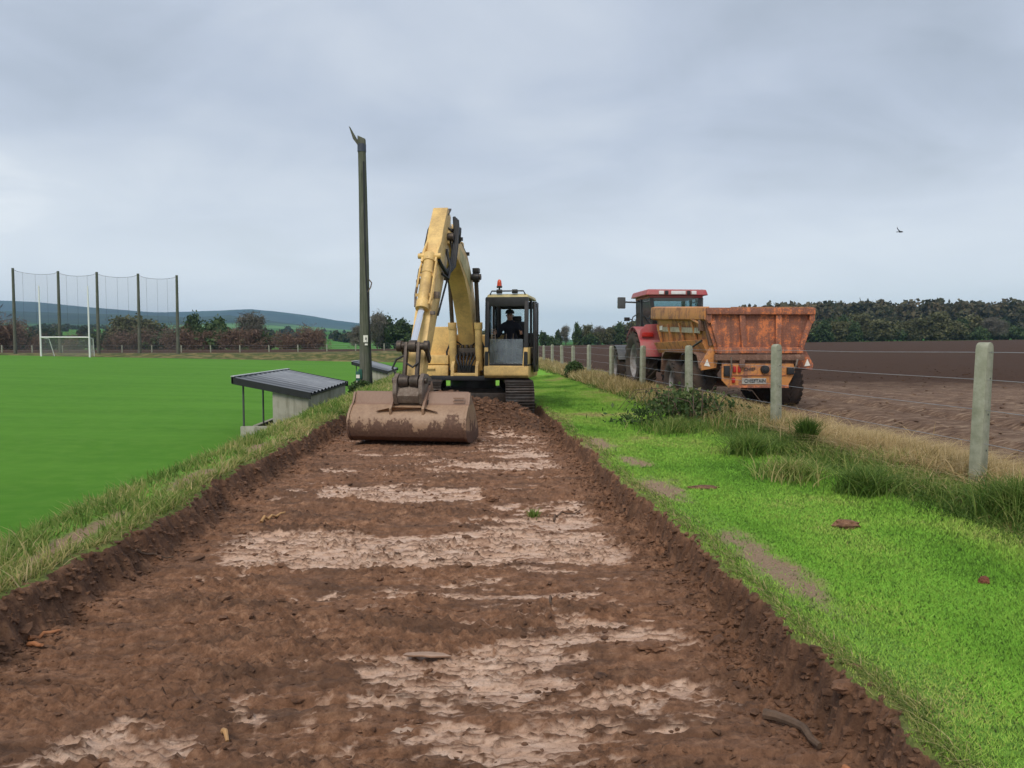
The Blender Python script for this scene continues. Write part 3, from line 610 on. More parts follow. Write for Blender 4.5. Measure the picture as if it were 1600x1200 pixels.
# linkage
pin = (4.82, 1.56); ear = (5.00, 1.02); tip = (4.74, 0.96)
m = U()
for s_ in (-1, 1):
    m.bar((s_ * 0.105, pin[0], pin[1] + 0.06), (s_ * 0.105, ear[0], ear[1] - 0.05), 0.055, 0.11, (0, 1, 0))
m.build('tipping_link', M_GREASE, EX, 0.012)
m = U()
for s_ in (-1, 1): m.bar((s_ * 0.20, pin[0], pin[1] + 0.05), (s_ * 0.20, arm(3.45, 0)[0], arm(3.45, 0)[1]), 0.045, 0.12, (0, 1, 0))
m.build('guide_link', M_GREASE, EX, 0.012)
m = U(); m.cyl((-0.25, pin[0], pin[1]), (0.25, pin[0], pin[1]), 0.062, n=16)
for s_ in (-1, 1): m.cyl((s_ * 0.19, pin[0], pin[1]), (s_ * 0.27, pin[0], pin[1]), 0.092, n=16)
m.cyl((-0.06, pin[0], pin[1]), (0.06, pin[0], pin[1]), 0.10, n=16); m.build('link_pin', M_GREASE, EX, 0.006)
m = U(); m.tube([(-0.1, 4.9, 1.42), (-0.24, 4.98, 1.34), (-0.30, 5.0, 1.20), (-0.22, 5.0, 1.06)], 0.018, 7); m.tube([(-0.08, 4.95, 1.28), (0.05, 5.02, 1.22), (0.14, 4.98, 1.30)], 0.018, 7); m.build('hitch_hoses', M_RUB, EX)
# quick hitch
m = U()
for s_ in (-1, 1): m.prism([(4.58, 1.02), (4.80, 1.10), (5.02, 1.12), (5.16, 1.02), (5.18, 0.80), (5.10, 0.62), (4.90, 0.56), (4.62, 0.72)], s_ * 0.215 - 0.035, s_ * 0.215 + 0.035, 'x')
m.prism([(4.70, 0.92), (5.06, 0.92), (5.16, 0.76), (5.10, 0.64), (4.72, 0.70)], -0.18, 0.18, 'x'); m.build('quick_hitch', M_WORN, EX, 0.015)
m = U(); m.cyl((-0.16, ear[0] + 0.03, 0.99), (-0.01, ear[0] + 0.03, 0.99), 0.115, 0.095, n=18); m.cyl((0.01, ear[0] + 0.03, 0.99), (0.16, ear[0] + 0.03, 0.99), 0.095, 0.115, n=18); m.build('link_boss', M_GREASE, EX, 0.01)
m = U(); m.cyl((-0.29, 5.02, 1.00), (0.29, 5.02, 1.00), 0.05, n=12); m.cyl((-0.28, 4.74, 0.93), (0.28, 4.74, 0.93), 0.055, n=12); m.cyl((-0.30, 5.0, 0.64), (0.30, 5.0, 0.64), 0.05, n=12); m.build('hitch_pin', M_GREASE, EX)
# bucket
pr = [(4.92, 0.80), (5.00, 0.63), (5.12, 0.56), (5.22, 0.46), (5.275, 0.34), (5.27, 0.21), (5.21, 0.10), (5.10, 0.03), (4.92, 0.0), (4.62, 0.005), (4.28, 0.03)]
W = 0.97; inn = [(p[0] - 0.035, p[1] + 0.02) for p in pr]
m = U(); m.prism(pr + inn[::-1], -W + 0.02, W - 0.02, 'x'); BK = m.build('bucket', M_BUCKET, EX, 0.004)
for s_ in (-1, 1):
    m = U(); big = [(p[0] + (0.018 if i < 8 else 0), p[1] + (-0.008 if i > 5 else 0.01)) for i, p in enumerate(pr)]
    m.prism(big + [(4.30, 0.16), (4.55, 0.50)], s_ * W - 0.018, s_ * W + 0.018, 'x'); m.build('side_plate', M_BUCKET, BK, 0.005)
for s_ in (-1, 1): m = U(); m.prism([(4.70, 0.98), (5.05, 0.74), (5.24, 0.56), (5.22, 0.46), (5.10, 0.52), (4.92, 0.78), (4.60, 0.80)], s_ * 0.27 - 0.02, s_ * 0.27 + 0.02, 'x'); m.build('bucket_ear', M_BUCKET, BK, 0.006)
m = U(); m.add([(-0.52, 5.235, 0.515), (-0.24, 5.215, 0.58), (0.24, 5.215, 0.58), (0.52, 5.235, 0.515), (-0.50, 5.19, 0.50), (-0.24, 5.10, 0.56), (0.24, 5.10, 0.56), (0.50, 5.19, 0.50)], [(0, 1, 5, 4), (1, 2, 6, 5), (2, 3, 7, 6), (0, 4, 5, 6, 7, 3, 2, 1)]); m.build('stiffener_plate', M_BUCKET, BK)
m = U(); m.bar((0.72, 5.005, 0.72), (0.90, 5.005, 0.72), 0.012, 0.02); m.bar((0.72, 5.03, 0.665), (0.90, 5.03, 0.665), 0.012, 0.02); m.bar((0.90, 5.0, 0.725), (0.90, 5.025, 0.66), 0.012, 0.012); m.build('weld_tag', M_BUCKET, BK)
m = U(); m.box((0, 4.29, 0.03), (1.92, 0.16, 0.025)); m.build('cutting_edge', M_WORN, BK)

# ---- cab
CL, CR, CB, CF, CZ0, CZ1 = 0.47, 1.40, -0.62, 1.02, 0.86, 2.70
cu = (CL + CR) / 2
def lean(z): return CF - 0.10 * max(0, (z - 1.35)) / 1.35           # the windscreen leans back
m = U(); m.prism([(CB, CZ0), (CF - 0.06, CZ0), (CF + 0.02, CZ0 + 0.06), (CF + 0.02, CZ0 + 0.27), (CB, CZ0 + 0.27)], CL - 0.02, CR + 0.02, 'x'); cab = m.build('cab_base', M_YEL, EX, 0.03, seg=3)
m = U(); m.box((cu, 0.2, CZ0 + 0.285), (CR - CL + 0.05, CF - CB - 0.02, 0.03)); m.build('cab_floor', M_BLK, cab, 0.008)
def post(uu, f0, f1, z0, z1, wu=0.075, wf=0.085, mat=M_BLK, nm='cab_pillar'):
    m = U(); m.bar((uu, f0, z0), (uu, f1, z1), wu, wf, (0, 1, 0)); return m.build(nm, mat, cab, 0.012)
zt = 2.58
for uu in (CL + 0.04, CR - 0.04):
    post(uu, CF - 0.02, lean(zt) - 0.05, 1.13, zt, 0.085, 0.10); post(uu, CB + 0.05, CB + 0.05, 1.13, zt, 0.09, 0.10); post(uu, 0.18, 0.14, 1.13, zt, 0.05, 0.07)
for uu, wd in ((CL + 0.045, 0.11), (CR - 0.055, 0.12)):     # yellow corner cheeks beside the lower screen
    m = U(); m.prism([(uu - wd / 2, 1.13), (uu + wd / 2, 1.13), (uu + (0.03 if uu < cu else wd / 2), 1.52), (uu - (wd / 2 if uu < cu else 0.03), 1.52)], CF - 0.075, CF + 0.005, 'y'); m.build('corner_panel', M_YEL, cab, 0.012)
m = U(); m.box((CR - 0.01, 0.55, 1.32), (0.035, 0.85, 0.40)); m.build('door_sill_panel', M_YEL, cab, 0.01)
m = U(); m.box((CL + 0.02, 0.2, 1.36), (0.035, 1.55, 0.48)); m.build('side_panel', M_BLK, cab, 0.01)
m = U(); m.box((cu, 0.12, 2.63), (CR - CL + 0.0, CF - CB - 0.20, 0.085), top=(0.93, 0.93)); roof = m.build('cab_roof', M_YEL2, cab, 0.035, seg=3)
m = U(); m.box((cu, lean(2.5) - 0.045, 2.50), (CR - CL - 0.02, 0.09, 0.20)); m.build('screen_header', M_BLK, cab, 0.01)
m = U(); m.box((cu, CB + 0.05, 2.49), (CR - CL - 0.12, 0.07, 0.17)); m.box((cu, CB + 0.05, 1.50), (CR - CL - 0.1, 0.07, 0.70)); m.build('rear_frame', M_BLK, cab, 0.01)
m = U(); m.box((cu, CF - 0.03, 1.155), (CR - CL - 0.12, 0.06, 0.05)); m.build('screen_sill', M_BLK, cab, 0.01)
m = U(); m.add([(CL + 0.10, CF - 0.02, 1.18), (CR - 0.11, CF - 0.02, 1.18), (CR - 0.11, lean(1.70) - 0.03, 1.70), (CL + 0.10, lean(1.70) - 0.03, 1.70)], [(0, 1, 2, 3)]); m.build('lower_screen', M_DUSTY, cab)
m = U(); m.box((cu, CB + 0.05, 2.12), (CR - CL - 0.12, 0.006, 0.56)); m.build('rear_window', M_GLASS, cab)
m = U(); m.box((CL + 0.02, 0.62, 2.05), (0.006, 0.76, 0.92)); m.box((CL + 0.02, -0.2, 2.05), (0.006, 0.6, 0.92)); m.build('side_window', M_GLASS, cab)
# door swung back beside the cab
m = U(); m.prism([(0.02, 0.98), (0.62, 0.98), (0.70, 1.10), (0.62, 2.50), (0.02, 2.52)], CR + 0.075, CR + 0.115, 'x'); dr = m.build('door', M_BLK, cab, 0.01)
m = U(); m.tube([(CR + 0.15, 0.60, 1.15), (CR + 0.17, 0.66, 1.3), (CR + 0.17, 0.62, 2.30), (CR + 0.14, 0.58, 2.46)], 0.016, 7); m.box((CR + 0.14, 0.66, 1.80), (0.05, 0.10, 0.12)); m.build('grab_rail', M_BLK, dr)
for zz_ in (1.25, 2.25):
    m = U(); m.box((CR + 0.05, 0.10, zz_), (0.09, 0.06, 0.09)); m.build('hinge', M_BLK, dr, 0.01)
# roof lamps and beacon
for uu in (CL + 0.28, CL + 0.62):
    m = U(); m.box((uu, CF - 0.24, 2.725), (0.12, 0.10, 0.09)); m.build('roof_lamp', M_BLK, cab, 0.012)
m = U(); m.tube([(CL + 0.08, CF - 0.22, 2.66), (CL + 0.12, CF - 0.2, 2.735), (CR - 0.12, CF - 0.2, 2.735), (CR - 0.08, CF - 0.22, 2.66)], 0.016, 7); m.build('lamp_bar', M_BLK, cab)
m = U(); m.cyl((CL + 0.27, CF - 0.30, 2.72), (CL + 0.27, CF - 0.30, 2.82), 0.02, n=10); m.cyl((CL + 0.27, CF - 0.30, 2.81), (CL + 0.27, CF - 0.30, 2.85), 0.062, n=18); bb = m.build('beacon_base', M_BLK, cab, 0.006)
m = U(); m.M = UP @ Matrix.Translation((CL + 0.27, CF - 0.30, 2.85)); m.lathe([(0.0, 0.052), (0.06, 0.050), (0.115, 0.040), (0.14, 0.02), (0.145, 0.001)], ax='z', n=20); m.build('beacon_lens', M_BEACON, bb)
# seat, consoles, levers
m = U(); m.box((cu, -0.10, 1.42), (0.50, 0.50, 0.14)); m.box((cu, -0.36, 1.78), (0.46, 0.14, 0.66), Matrix.Rotation(-0.12, 3, 'X')); m.box((cu, -0.42, 2.16), (0.26, 0.09, 0.16)); m.box((cu, -0.1, 1.26), (0.4, 0.4, 0.2)); m.build('seat', M_BLK, cab, 0.03)
m = U()
for s_ in (-1, 1): m.box((cu + s_ * 0.33, 0.02, 1.52), (0.13, 0.56, 0.22)); m.cyl((cu + s_ * 0.33, 0.26, 1.62), (cu + s_ * 0.33, 0.30, 1.80), 0.018, n=8); m.cyl((cu + s_ * 0.33, 0.295, 1.77), (cu + s_ * 0.33, 0.31, 1.86), 0.028, n=10)
m.build('joystick_console', M_BLK, cab, 0.012)
m = U()
for s_ in (-1, 1): m.tube([(cu + s_ * 0.06, 0.62, 1.16), (cu + s_ * 0.07, 0.60, 1.55), (cu + s_ * 0.08, 0.50, 1.82)], 0.014, 7)
m.build('travel_levers', M_GREASE, cab)
m = U()
for k in range(5): m.bar((CL + 0.13, CF - 0.12, 1.70 + 0.05 * k), (CL + 0.21, CF - 0.12, 1.70 + 0.05 * k), 0.012, 0.012)
m.bar((CL + 0.13, CF - 0.12, 1.68), (CL + 0.13, CF - 0.12, 1.93), 0.012, 0.012); m.bar((CL + 0.21, CF - 0.12, 1.68), (CL + 0.21, CF - 0.12, 1.93), 0.012, 0.012); m.build('air_vent', M_WORN, cab)

# ---- driver
def skin_mesh(nodes, edges):
    """nodes: name -> (pos, radius)"""
    ks = list(nodes); me = bpy.data.meshes.new('tmp'); me.from_pydata([nodes[k][0] for k in ks], [(ks.index(a_), ks.index(b_)) for a_, b_ in edges], [])
    ob = bpy.data.objects.new('tmp', me); COL.objects.link(ob)
    md = ob.modifiers.new('skin', 'SKIN'); md.use_smooth_shade = True
    for i, k in enumerate(ks):
        sv = me.skin_vertices[0].data[i]; r = nodes[k][1]; sv.radius = r if isinstance(r, tuple) else (r, r); sv.use_root = (i == 0)
    sb = ob.modifiers.new('sub', 'SUBSURF'); sb.levels = 2; sb.render_levels = 2
    bpy.context.view_layer.update(); dg = bpy.context.evaluated_depsgraph_get()
    res = bpy.data.meshes.new_from_object(ob.evaluated_get(dg)); bpy.data.objects.remove(ob); bpy.data.meshes.remove(me)
    return res
# local: x to the driver's left (image right), -y forward, z up, origin at seat cushion
HZ = 0.80
nodes = {'pel': ((0, 0.05, 0.10), (0.16, 0.13)), 'abd': ((0, 0.03, 0.26), (0.155, 0.12)), 'che': ((0, -0.03, 0.42), (0.175, 0.125)), 'shc': ((0, -0.05, 0.535), (0.125, 0.10)), 'nek': ((0, -0.07, 0.61), 0.058),
         'jaw': ((0, -0.115, 0.675), (0.066, 0.078)), 'hed': ((0, -0.10, 0.755), (0.076, 0.092)), 'crn': ((0, -0.09, 0.825), (0.06, 0.07))}
edges = [('pel', 'abd'), ('abd', 'che'), ('che', 'shc'), ('shc', 'nek'), ('nek', 'jaw'), ('jaw', 'hed'), ('hed', 'crn')]
for s_, t_ in ((-1, 'r'), (1, 'l')):
    nodes.update({'sh' + t_: ((s_ * 0.185, -0.05, 0.50), 0.085), 'el' + t_: ((s_ * 0.275, -0.10, 0.27), 0.062), 'wr' + t_: ((s_ * 0.29, -0.31, 0.33), 0.042), 'pa' + t_: ((s_ * 0.295, -0.385, 0.345), (0.036, 0.026)),
                  'hi' + t_: ((s_ * 0.10, -0.02, 0.09), 0.10), 'kn' + t_: ((s_ * 0.16, -0.46, 0.12), 0.072), 'an' + t_: ((s_ * 0.15, -0.52, -0.24), 0.048), 'to' + t_: ((s_ * 0.16, -0.68, -0.27), 0.045)})
    edges += [('shc', 'sh' + t_), ('sh' + t_, 'el' + t_), ('el' + t_, 'wr' + t_), ('wr' + t_, 'pa' + t_), ('pel', 'hi' + t_), ('hi' + t_, 'kn' + t_), ('kn' + t_, 'an' + t_), ('an' + t_, 'to' + t_)]
pm = skin_mesh(nodes, edges)
bm = bmesh.new(); bm.from_mesh(pm)
M_SKIN = plain('skin', (0.42, 0.235, 0.165), 0.55, 0, 0.12, 20, 0.1); M_JKT = plain('navy jacket', (0.016, 0.018, 0.030), 0.85, 0, 0.4, 14, 0.5); M_TRS = plain('dark trousers', (0.03, 0.03, 0.036), 0.9)
def addpiece(mb, mi):
    off = [bm.verts.new(v) for v in mb.v]
    for f in mb.f:
        fc_ = bm.faces.new([off[i] for i in f]); fc_.material_index = mi; fc_.smooth = True
for f in bm.faces:
    c_ = f.calc_center_median()
    f.material_index = 0 if (c_.z > 0.60 or (c_.y < -0.335 and 0.26 < c_.z < 0.45)) else (2 if c_.z < 0.17 else 1)
for s_ in (-1, 1):      # fingers closed round the lever, thumb on top
    for k, L in enumerate((0.9, 1.0, 0.95, 0.75)):
        x0 = s_ * 0.295; z0 = 0.375 - 0.020 * k; mm = MB()
        mm.tube([(x0 + s_ * 0.018, -0.395, z0), (x0 + s_ * 0.026, -0.395 - 0.034 * L, z0), (x0 + s_ * 0.004, -0.395 - 0.052 * L, z0 - 0.003), (x0 - s_ * 0.020, -0.395 - 0.034 * L, z0 - 0.004)], [0.011, 0.010, 0.009, 0.007], 8); addpiece(mm, 0)
    mm = MB(); mm.tube([(s_ * 0.275, -0.355, 0.365), (s_ * 0.262, -0.39, 0.385), (s_ * 0.268, -0.425, 0.392)], [0.012, 0.011, 0.008], 8); addpiece(mm, 0)
    mm = MB(); mm.lathe([(-0.013, 0.001), (-0.009, 0.010), (0.0, 0.0135), (0.009, 0.010), (0.013, 0.001)], (s_ * 0.030, -0.188, 0.742), 'x', 8); addpiece(mm, 3)
    mm = MB(); mm.lathe([(-0.012, 0.004), (0, 0.028), (0.012, 0.006)], (s_ * 0.078, -0.09, 0.735), 'x', 10); addpiece(mm, 0)
mm = MB(); mm.tube([(0, -0.185, 0.745), (0, -0.205, 0.718), (0, -0.212, 0.702), (0, -0.19, 0.694)], [0.010, 0.014, 0.017, 0.008], 8); addpiece(mm, 0)
mm = MB(); mm.tube([(-0.026, -0.186, 0.668), (0, -0.196, 0.666), (0.026, -0.186, 0.668)], 0.006, 6); addpiece(mm, 4)
bm.to_mesh(pm); bm.free(); pm.name = 'person'
for mt in (M_SKIN, M_JKT, M_TRS, plain('eye', (0.06, 0.05, 0.045), 0.3), plain('lips', (0.30, 0.13, 0.11), 0.6)): pm.materials.append(mt)
DR = bpy.data.objects.new('person', pm); COL.objects.link(DR)
wp = UP @ Vector((cu - 0.06, 0.02, 1.50)); DR.location = Vector(EX.location) + wp; DR.rotation_euler = (0, 0, -TH)
tag(DR, 'driver in dark cap and navy jacket seated at the levers inside the yellow cab', 'person')
M_CAP = plain('dark cap', (0.014, 0.015, 0.018), 0.85)
mm = MB(); mm.lathe([(0.775, 0.101), (0.80, 0.103), (0.835, 0.093), (0.862, 0.064), (0.874, 0.022), (0.875, 0.001)], (0, -0.095, 0), 'z', 20)
mm.add([(math.sin(t) * 0.095, -0.155 - 0.105 * math.cos(t) ** 0.7, 0.782 - 0.012) for t in np.linspace(-1.45, 1.45, 9)] + [(math.sin(t) * 0.092, -0.12 - 0.06 * math.cos(t), 0.795) for t in np.linspace(-1.45, 1.45, 9)], [(i, i + 1, 10 + i, 9 + i) for i in range(8)])
mm.build('cap', M_CAP, DR)
mm = MB(); mm.lathe([(0.575, 0.098), (0.60, 0.092), (0.632, 0.080), (0.628, 0.066)], (0, -0.068, 0), 'z', 18); mm.build('collar', M_JKT, DR)

# ================================================================ TRACTOR AND DUMP TRAILER
M_RED = paint('tractor red', (0.42, 0.055, 0.070), (0.34, 0.18, 0.16), 0.55, 0.38, 2.5)
M_TYRE = paint('muddy tyre', (0.022, 0.022, 0.023), (0.105, 0.070, 0.052), 0.62, 0.75, 4)
M_RIM = paint('grey rim', (0.42, 0.42, 0.43), (0.17, 0.12, 0.09), 0.5, 0.5, 5)
M_GRYP = plain('grey plastic', (0.075, 0.08, 0.085), 0.55)
M_LAMPW = plain('lamp glass', (0.75, 0.77, 0.78), 0.25, 0, 0.1)
M_LAMPR = plain('red lamp', (0.42, 0.025, 0.02), 0.3, 0, 0.2)
M_TIN = NT('tinted glass'); fr = M_TIN.n('ShaderNodeFresnel', {'IOR': 1.5})
M_TIN = M_TIN.done(M_TIN.n('ShaderNodeMixShader', {0: M_TIN.math('ADD', fr.outputs[0], 0.06), 1: M_TIN.n('ShaderNodeBsdfTransparent', {0: (0.42, 0.55, 0.58)}).outputs[0], 2: M_TIN.n('ShaderNodeBsdfGlossy', {0: (0.85, 0.93, 1.0), 'Roughness': 0.06}).outputs[0]}).outputs[0])
def wheel(parent, c, r, wd, side, nl, rim_r, lug=0.045):
    x, y, z = c; h = wd / 2
    m = MB(); m.cyl((x - side * 0.1, y, z), (x + side * (h * 0.45), y, z), 0.11, n=14)
    for k in range(8):
        t = k * math.pi / 4; m.cyl((x + side * h * 0.30, y + 0.15 * math.cos(t), z + 0.15 * math.sin(t)), (x + side * h * 0.42, y + 0.15 * math.cos(t), z + 0.15 * math.sin(t)), 0.018, n=6)
    hub = m.build('wheel', M_GREASE, parent)
    rt = r - lug
    m = MB(); m.lathe([(-h * 0.72, rim_r), (-h * 0.95, rim_r + (rt - rim_r) * 0.35), (-h, rim_r + (rt - rim_r) * 0.62), (-h * 0.92, rt - 0.035), (-h * 0.6, rt - 0.005), (0, rt), (h * 0.6, rt - 0.005), (h * 0.92, rt - 0.035), (h, rim_r + (rt - rim_r) * 0.62), (h * 0.95, rim_r + (rt - rim_r) * 0.35), (h * 0.72, rim_r)], (x, y, z), 'x', 44)
    for k in range(nl):
        for s2 in (-1, 1):
            t0 = 2 * math.pi * (k + (0.5 if s2 > 0 else 0)) / nl; sw = 0.22 * wd / r * 1.3
            P_ = []
            for (u_, tt) in ((0.02, t0 + sw), (s2 * h * 0.97, t0 - sw)):
                for dt in (-0.045 / r, 0.045 / r):
                    for rr in (rt - 0.03 - (0.03 if abs(u_) > 0.1 else 0), r - (0.02 if abs(u_) > 0.1 else 0)):
                        P_.append((x + (u_ if abs(u_) > 0.1 else s2 * 0.0), y + rr * math.cos(tt + dt), z + rr * math.sin(tt + dt)))
            m.add(P_, [(0, 1, 3, 2), (4, 6, 7, 5), (0, 4, 5, 1), (2, 3, 7, 6), (1, 5, 7, 3), (0, 2, 6, 4)])
    m.build('tyre', M_TYRE, hub)
    m = MB(); m.lathe([(-h * 0.70, rim_r + 0.01), (-h * 0.6, rim_r - 0.03), (h * 0.6 * 1, rim_r - 0.03), (h * 0.70, rim_r + 0.01)], (x, y, z), 'x', 36)
    m.lathe([(side * h * 0.30, 0.05), (side * h * 0.30, rim_r * 0.5), (side * h * 0.05, rim_r * 0.8), (side * h * 0.1, rim_r - 0.02)], (x, y, z), 'x', 36); m.build('rim', M_RIM, hub)
    return hub
TR = thing('tractor', 'red farm tractor with grey mirrors hitched ahead of the rusty orange trailer', 'tractor', (6.22, 22.7, 0.20), R(1.5))
for s_ in (-1, 1):
    wheel(TR, (s_ * 0.95, 0, 0.93), 0.93, 0.60, s_, 20, 0.50, 0.05)
    wheel(TR, (s_ * 0.92, 2.85, 0.66), 0.66, 0.50, s_, 18, 0.36, 0.04)
m = MB(); m.box((0, 0.15, 0.85), (1.3, 0.45, 0.45)); m.box((0, 1.3, 0.95), (0.6, 2.4, 0.55)); m.box((0, 2.85, 0.68), (1.5, 0.22, 0.2)); m.box((0, -0.35, 0.75), (0.9, 0.5, 0.35)); m.build('chassis', M_GREASE, TR, 0.03)
m = MB()
for s_ in (-1, 1):
    m.tube([(s_ * 0.42, -0.3, 1.05), (s_ * 0.45, -0.8, 1.15), (s_ * 0.45, -0.85, 0.6)], 0.05, 8)
m.cyl((-0.5, -0.82, 0.55), (0.5, -0.82, 0.55), 0.05, n=10); m.box((0, -0.6, 0.5), (0.16, 0.5, 0.12)); m.build('rear_linkage', M_BLK, TR)
m = MB(); m.prism([(1.35, 1.2), (3.55, 1.15), (3.62, 1.45), (3.4, 1.72), (1.35, 1.95)], -0.42, 0.42, 'x'); m.build('bonnet', M_RED, TR, 0.06, seg=3)
# rear fenders: wrap the wheel and close it off to the rear
for s_ in (-1, 1):
    m = MB(); pts = []
    for k in range(13):
        t = R(35 + k * 11.5); rr = 1.05 + (0.06 if k > 9 else 0); pts.append((math.cos(t) * rr, 0.93 + math.sin(t) * rr))
    inner = [(p[0] * 0.965, 0.93 + (p[1] - 0.93) * 0.965) for p in pts]
    xo, xi = s_ * 1.22, s_ * 0.55
    m.prism(pts + inner[::-1], min(xo, xi), max(xo, xi), 'x'); fd = m.build('fender', M_RED, TR, 0.025)
    m = MB(); m.prism([(s_ * 0.55, 1.42), (s_ * 1.16, 1.46), (s_ * 1.21, 1.55), (s_ * 1.19, 1.85), (s_ * 1.02, 2.02), (s_ * 0.55, 2.04)], -0.86, -0.80, 'y'); m.build('rear_panel', M_RED, fd, 0.02)
    m = MB(); m.box((s_ * 0.98, -0.89, 1.72), (0.34, 0.07, 0.13)); m.build('tail_lamp', M_LAMPR, fd, 0.015)
    m = MB(); pts = []
    for k in range(9):
        t = R(20 + k * 17.5); pts.append((2.85 + math.cos(t) * 0.74, 0.66 + math.sin(t) * 0.74))
    inner = [(2.85 + (p[0] - 2.85) * 0.96, 0.66 + (p[1] - 0.66) * 0.96) for p in pts]
    m.prism(pts + inner[::-1], s_ * 0.92 - 0.23, s_ * 0.92 + 0.23, 'x'); m.build('front_mudguard', M_GRYP, TR, 0.01)
# cab
m = MB(); m.box((0, 0.35, 3.00), (1.92, 1.95, 0.18), top=(0.94, 0.94)); m.box((0, 0.35, 2.88), (1.66, 1.75, 0.09)); rf = m.build('cab_roof', M_RED, TR, 0.05, seg=3)
for xx, wd, mt in ((-0.50, 0.15, M_LAMPW), (0.50, 0.15, M_LAMPW), (0.02, 0.44, M_LAMPW)):
    m = MB(); m.box((xx, -0.64, 2.985), (wd, 0.05, 0.105)); m.build('roof_lamp', mt, rf, 0.012)
for xx in (-0.34, 0.34):
    m = MB(); m.box((xx, -0.635, 2.985), (0.10, 0.04, 0.12)); m.build('lamp_recess', M_BLK, rf, 0.008)
m = MB()
for s_ in (-1, 1):
    m.bar((s_ * 0.62, -0.42, 1.75), (s_ * 0.76, -0.46, 2.86), 0.11, 0.09, (0, 1, 0)); m.bar((s_ * 0.78, 0.55, 1.55), (s_ * 0.80, 0.55, 2.86), 0.07, 0.08, (0, 1, 0)); m.bar((s_ * 0.74, 1.25, 1.3), (s_ * 0.78, 1.18, 2.86), 0.07, 0.08, (0, 1, 0))
m.box((0, -0.44, 1.72), (1.3, 0.08, 0.12)); m.build('cab_frame', M_BLK, TR, 0.012)
m = MB(); m.add([(-0.58, -0.44, 1.78), (0.58, -0.44, 1.78), (0.71, -0.48, 2.84), (-0.71, -0.48, 2.84)], [(0, 1, 2, 3)]); m.build('rear_window', M_TIN, TR)
for s_ in (-1, 1):
    m = MB(); m.add([(s_ * 0.78, 1.22, 1.5), (s_ * 0.68, -0.36, 1.9), (s_ * 0.79, -0.40, 2.84), (s_ * 0.80, 1.18, 2.84)], [(0, 1, 2, 3)]); m.build('side_window', M_TIN, TR)
m = MB(); m.add([(-0.72, 1.24, 1.5), (0.72, 1.24, 1.5), (0.74, 1.16, 2.84), (-0.74, 1.16, 2.84)], [(0, 1, 2, 3)]); m.build('windscreen', M_TIN, TR)
m = MB(); m.box((0, 0.15, 1.75), (0.5, 0.5, 0.14)); m.box((0, -0.12, 2.1), (0.48, 0.14, 0.6)); m.cyl((0, 0.7, 1.5), (0, 0.6, 2.05), 0.04, n=8); m.build('seat', M_BLK, TR, 0.03)
for s_, xo in ((-1, 1.42), (1, 1.10)):
    m = MB(); m.tube([(s_ * 0.80, 0.75, 2.80), (s_ * 0.95, 0.70, 2.76), (s_ * (xo - 0.08), 0.66, 2.77)], 0.026, 8); arm_ = m.build('mirror_arm', M_GRYP, TR)
    m = MB(); m.box((s_ * xo, 0.64, 2.74), (0.25, 0.10, 0.36)); m.build('mirror_head', M_GRYP, arm_, 0.035, seg=3)
m = MB(); m.tube([(-0.82, 0.85, 2.42), (-1.00, 0.82, 2.30), (-1.07, 0.80, 2.05), (-1.12, 0.75, 1.72)], 0.02, 8); m.tube([(-1.03, 0.8, 2.22), (-1.18, 0.80, 2.24)], 0.018, 8); m.box((-1.20, 0.8, 2.23), (0.17, 0.09, 0.12)); m.build('marker_lamp', M_BLK, TR, 0.006)
m = MB(); m.cyl((0.98, 0.55, 2.9), (0.98, 0.55, 3.1), 0.018, n=8); m.cyl((0.98, 0.55, 2.98), (0.98, 0.55, 3.06), 0.035, n=10); m.build('beacon_stub', M_BLK, TR)
m = MB(); m.cyl((0.80, 1.35, 1.5), (0.80, 1.35, 2.9), 0.055, n=12); m.build('exhaust_pipe', M_BLK, TR)

# ---- trailer: rusted orange
def rusty(name, paintc, rust, amt, sc):
    a = NT(name); o_ = a.obj(); n1_ = a.noise(o_, sc, 7, 0.7); n2_ = a.noise(o_, sc * 7, 6, 0.75); n3_ = a.noise(a.mapping(o_, (6, 6, 0.6)), 1.4, 5, 0.6)
    k = a.math('ADD', a.math('ADD', a.math('MULTIPLY', n1_, 0.40), a.math('MULTIPLY', n2_, 0.35)), a.math('MULTIPLY', n3_, 0.25))
    m1 = a.ramp(k, [(0.58 - amt * 0.22, 0.0), (0.61 - amt * 0.20, 1.0)])
    c = a.mix(a.ramp(n1_, [(0.3, 0.0), (0.7, 0.5)]), paintc, tuple(x * 0.65 for x in paintc))
    rc = a.ramp(n2_, [(0.3, tuple(x * 0.5 for x in rust)), (0.55, rust), (0.75, (rust[0] * 1.6, rust[1] * 1.9, rust[2] * 2.2))])
    c = a.mix(m1, c, rc)
    c = a.mix(a.ramp(n3_, [(0.58, 0.0), (0.78, 0.55)]), c, (0.13, 0.085, 0.065))
    return a.done(a.bsdf(c, a.math('ADD', 0.55, a.math('MULTIPLY', m1, 0.35)), 0, a.bump(k, 0.35, 0.02), spec=0.3))
M_RUST = rusty('rusted orange', (0.70, 0.23, 0.092), (0.285, 0.125, 0.088), 0.57, 3.6)
M_ORG = rusty('worn orange', (0.64, 0.285, 0.095), (0.34, 0.16, 0.10), 0.35, 2.2)
M_RUSTB = rusty('brown scale', (0.33, 0.20, 0.145), (0.20, 0.115, 0.085), 0.7, 3.5)
M_CREAM = paint('cream stripe', (0.52, 0.46, 0.33), (0.22, 0.15, 0.10), 0.45, 0.6, 6)
M_WHT = plain('white reflector', (0.82, 0.80, 0.74), 0.4, 0, 0.1)
TL = thing('dump_trailer', 'rusty orange dump trailer with tapered tailgate parked on tilled soil behind fence', 'trailer', (6.56, 16.5, 0.10))
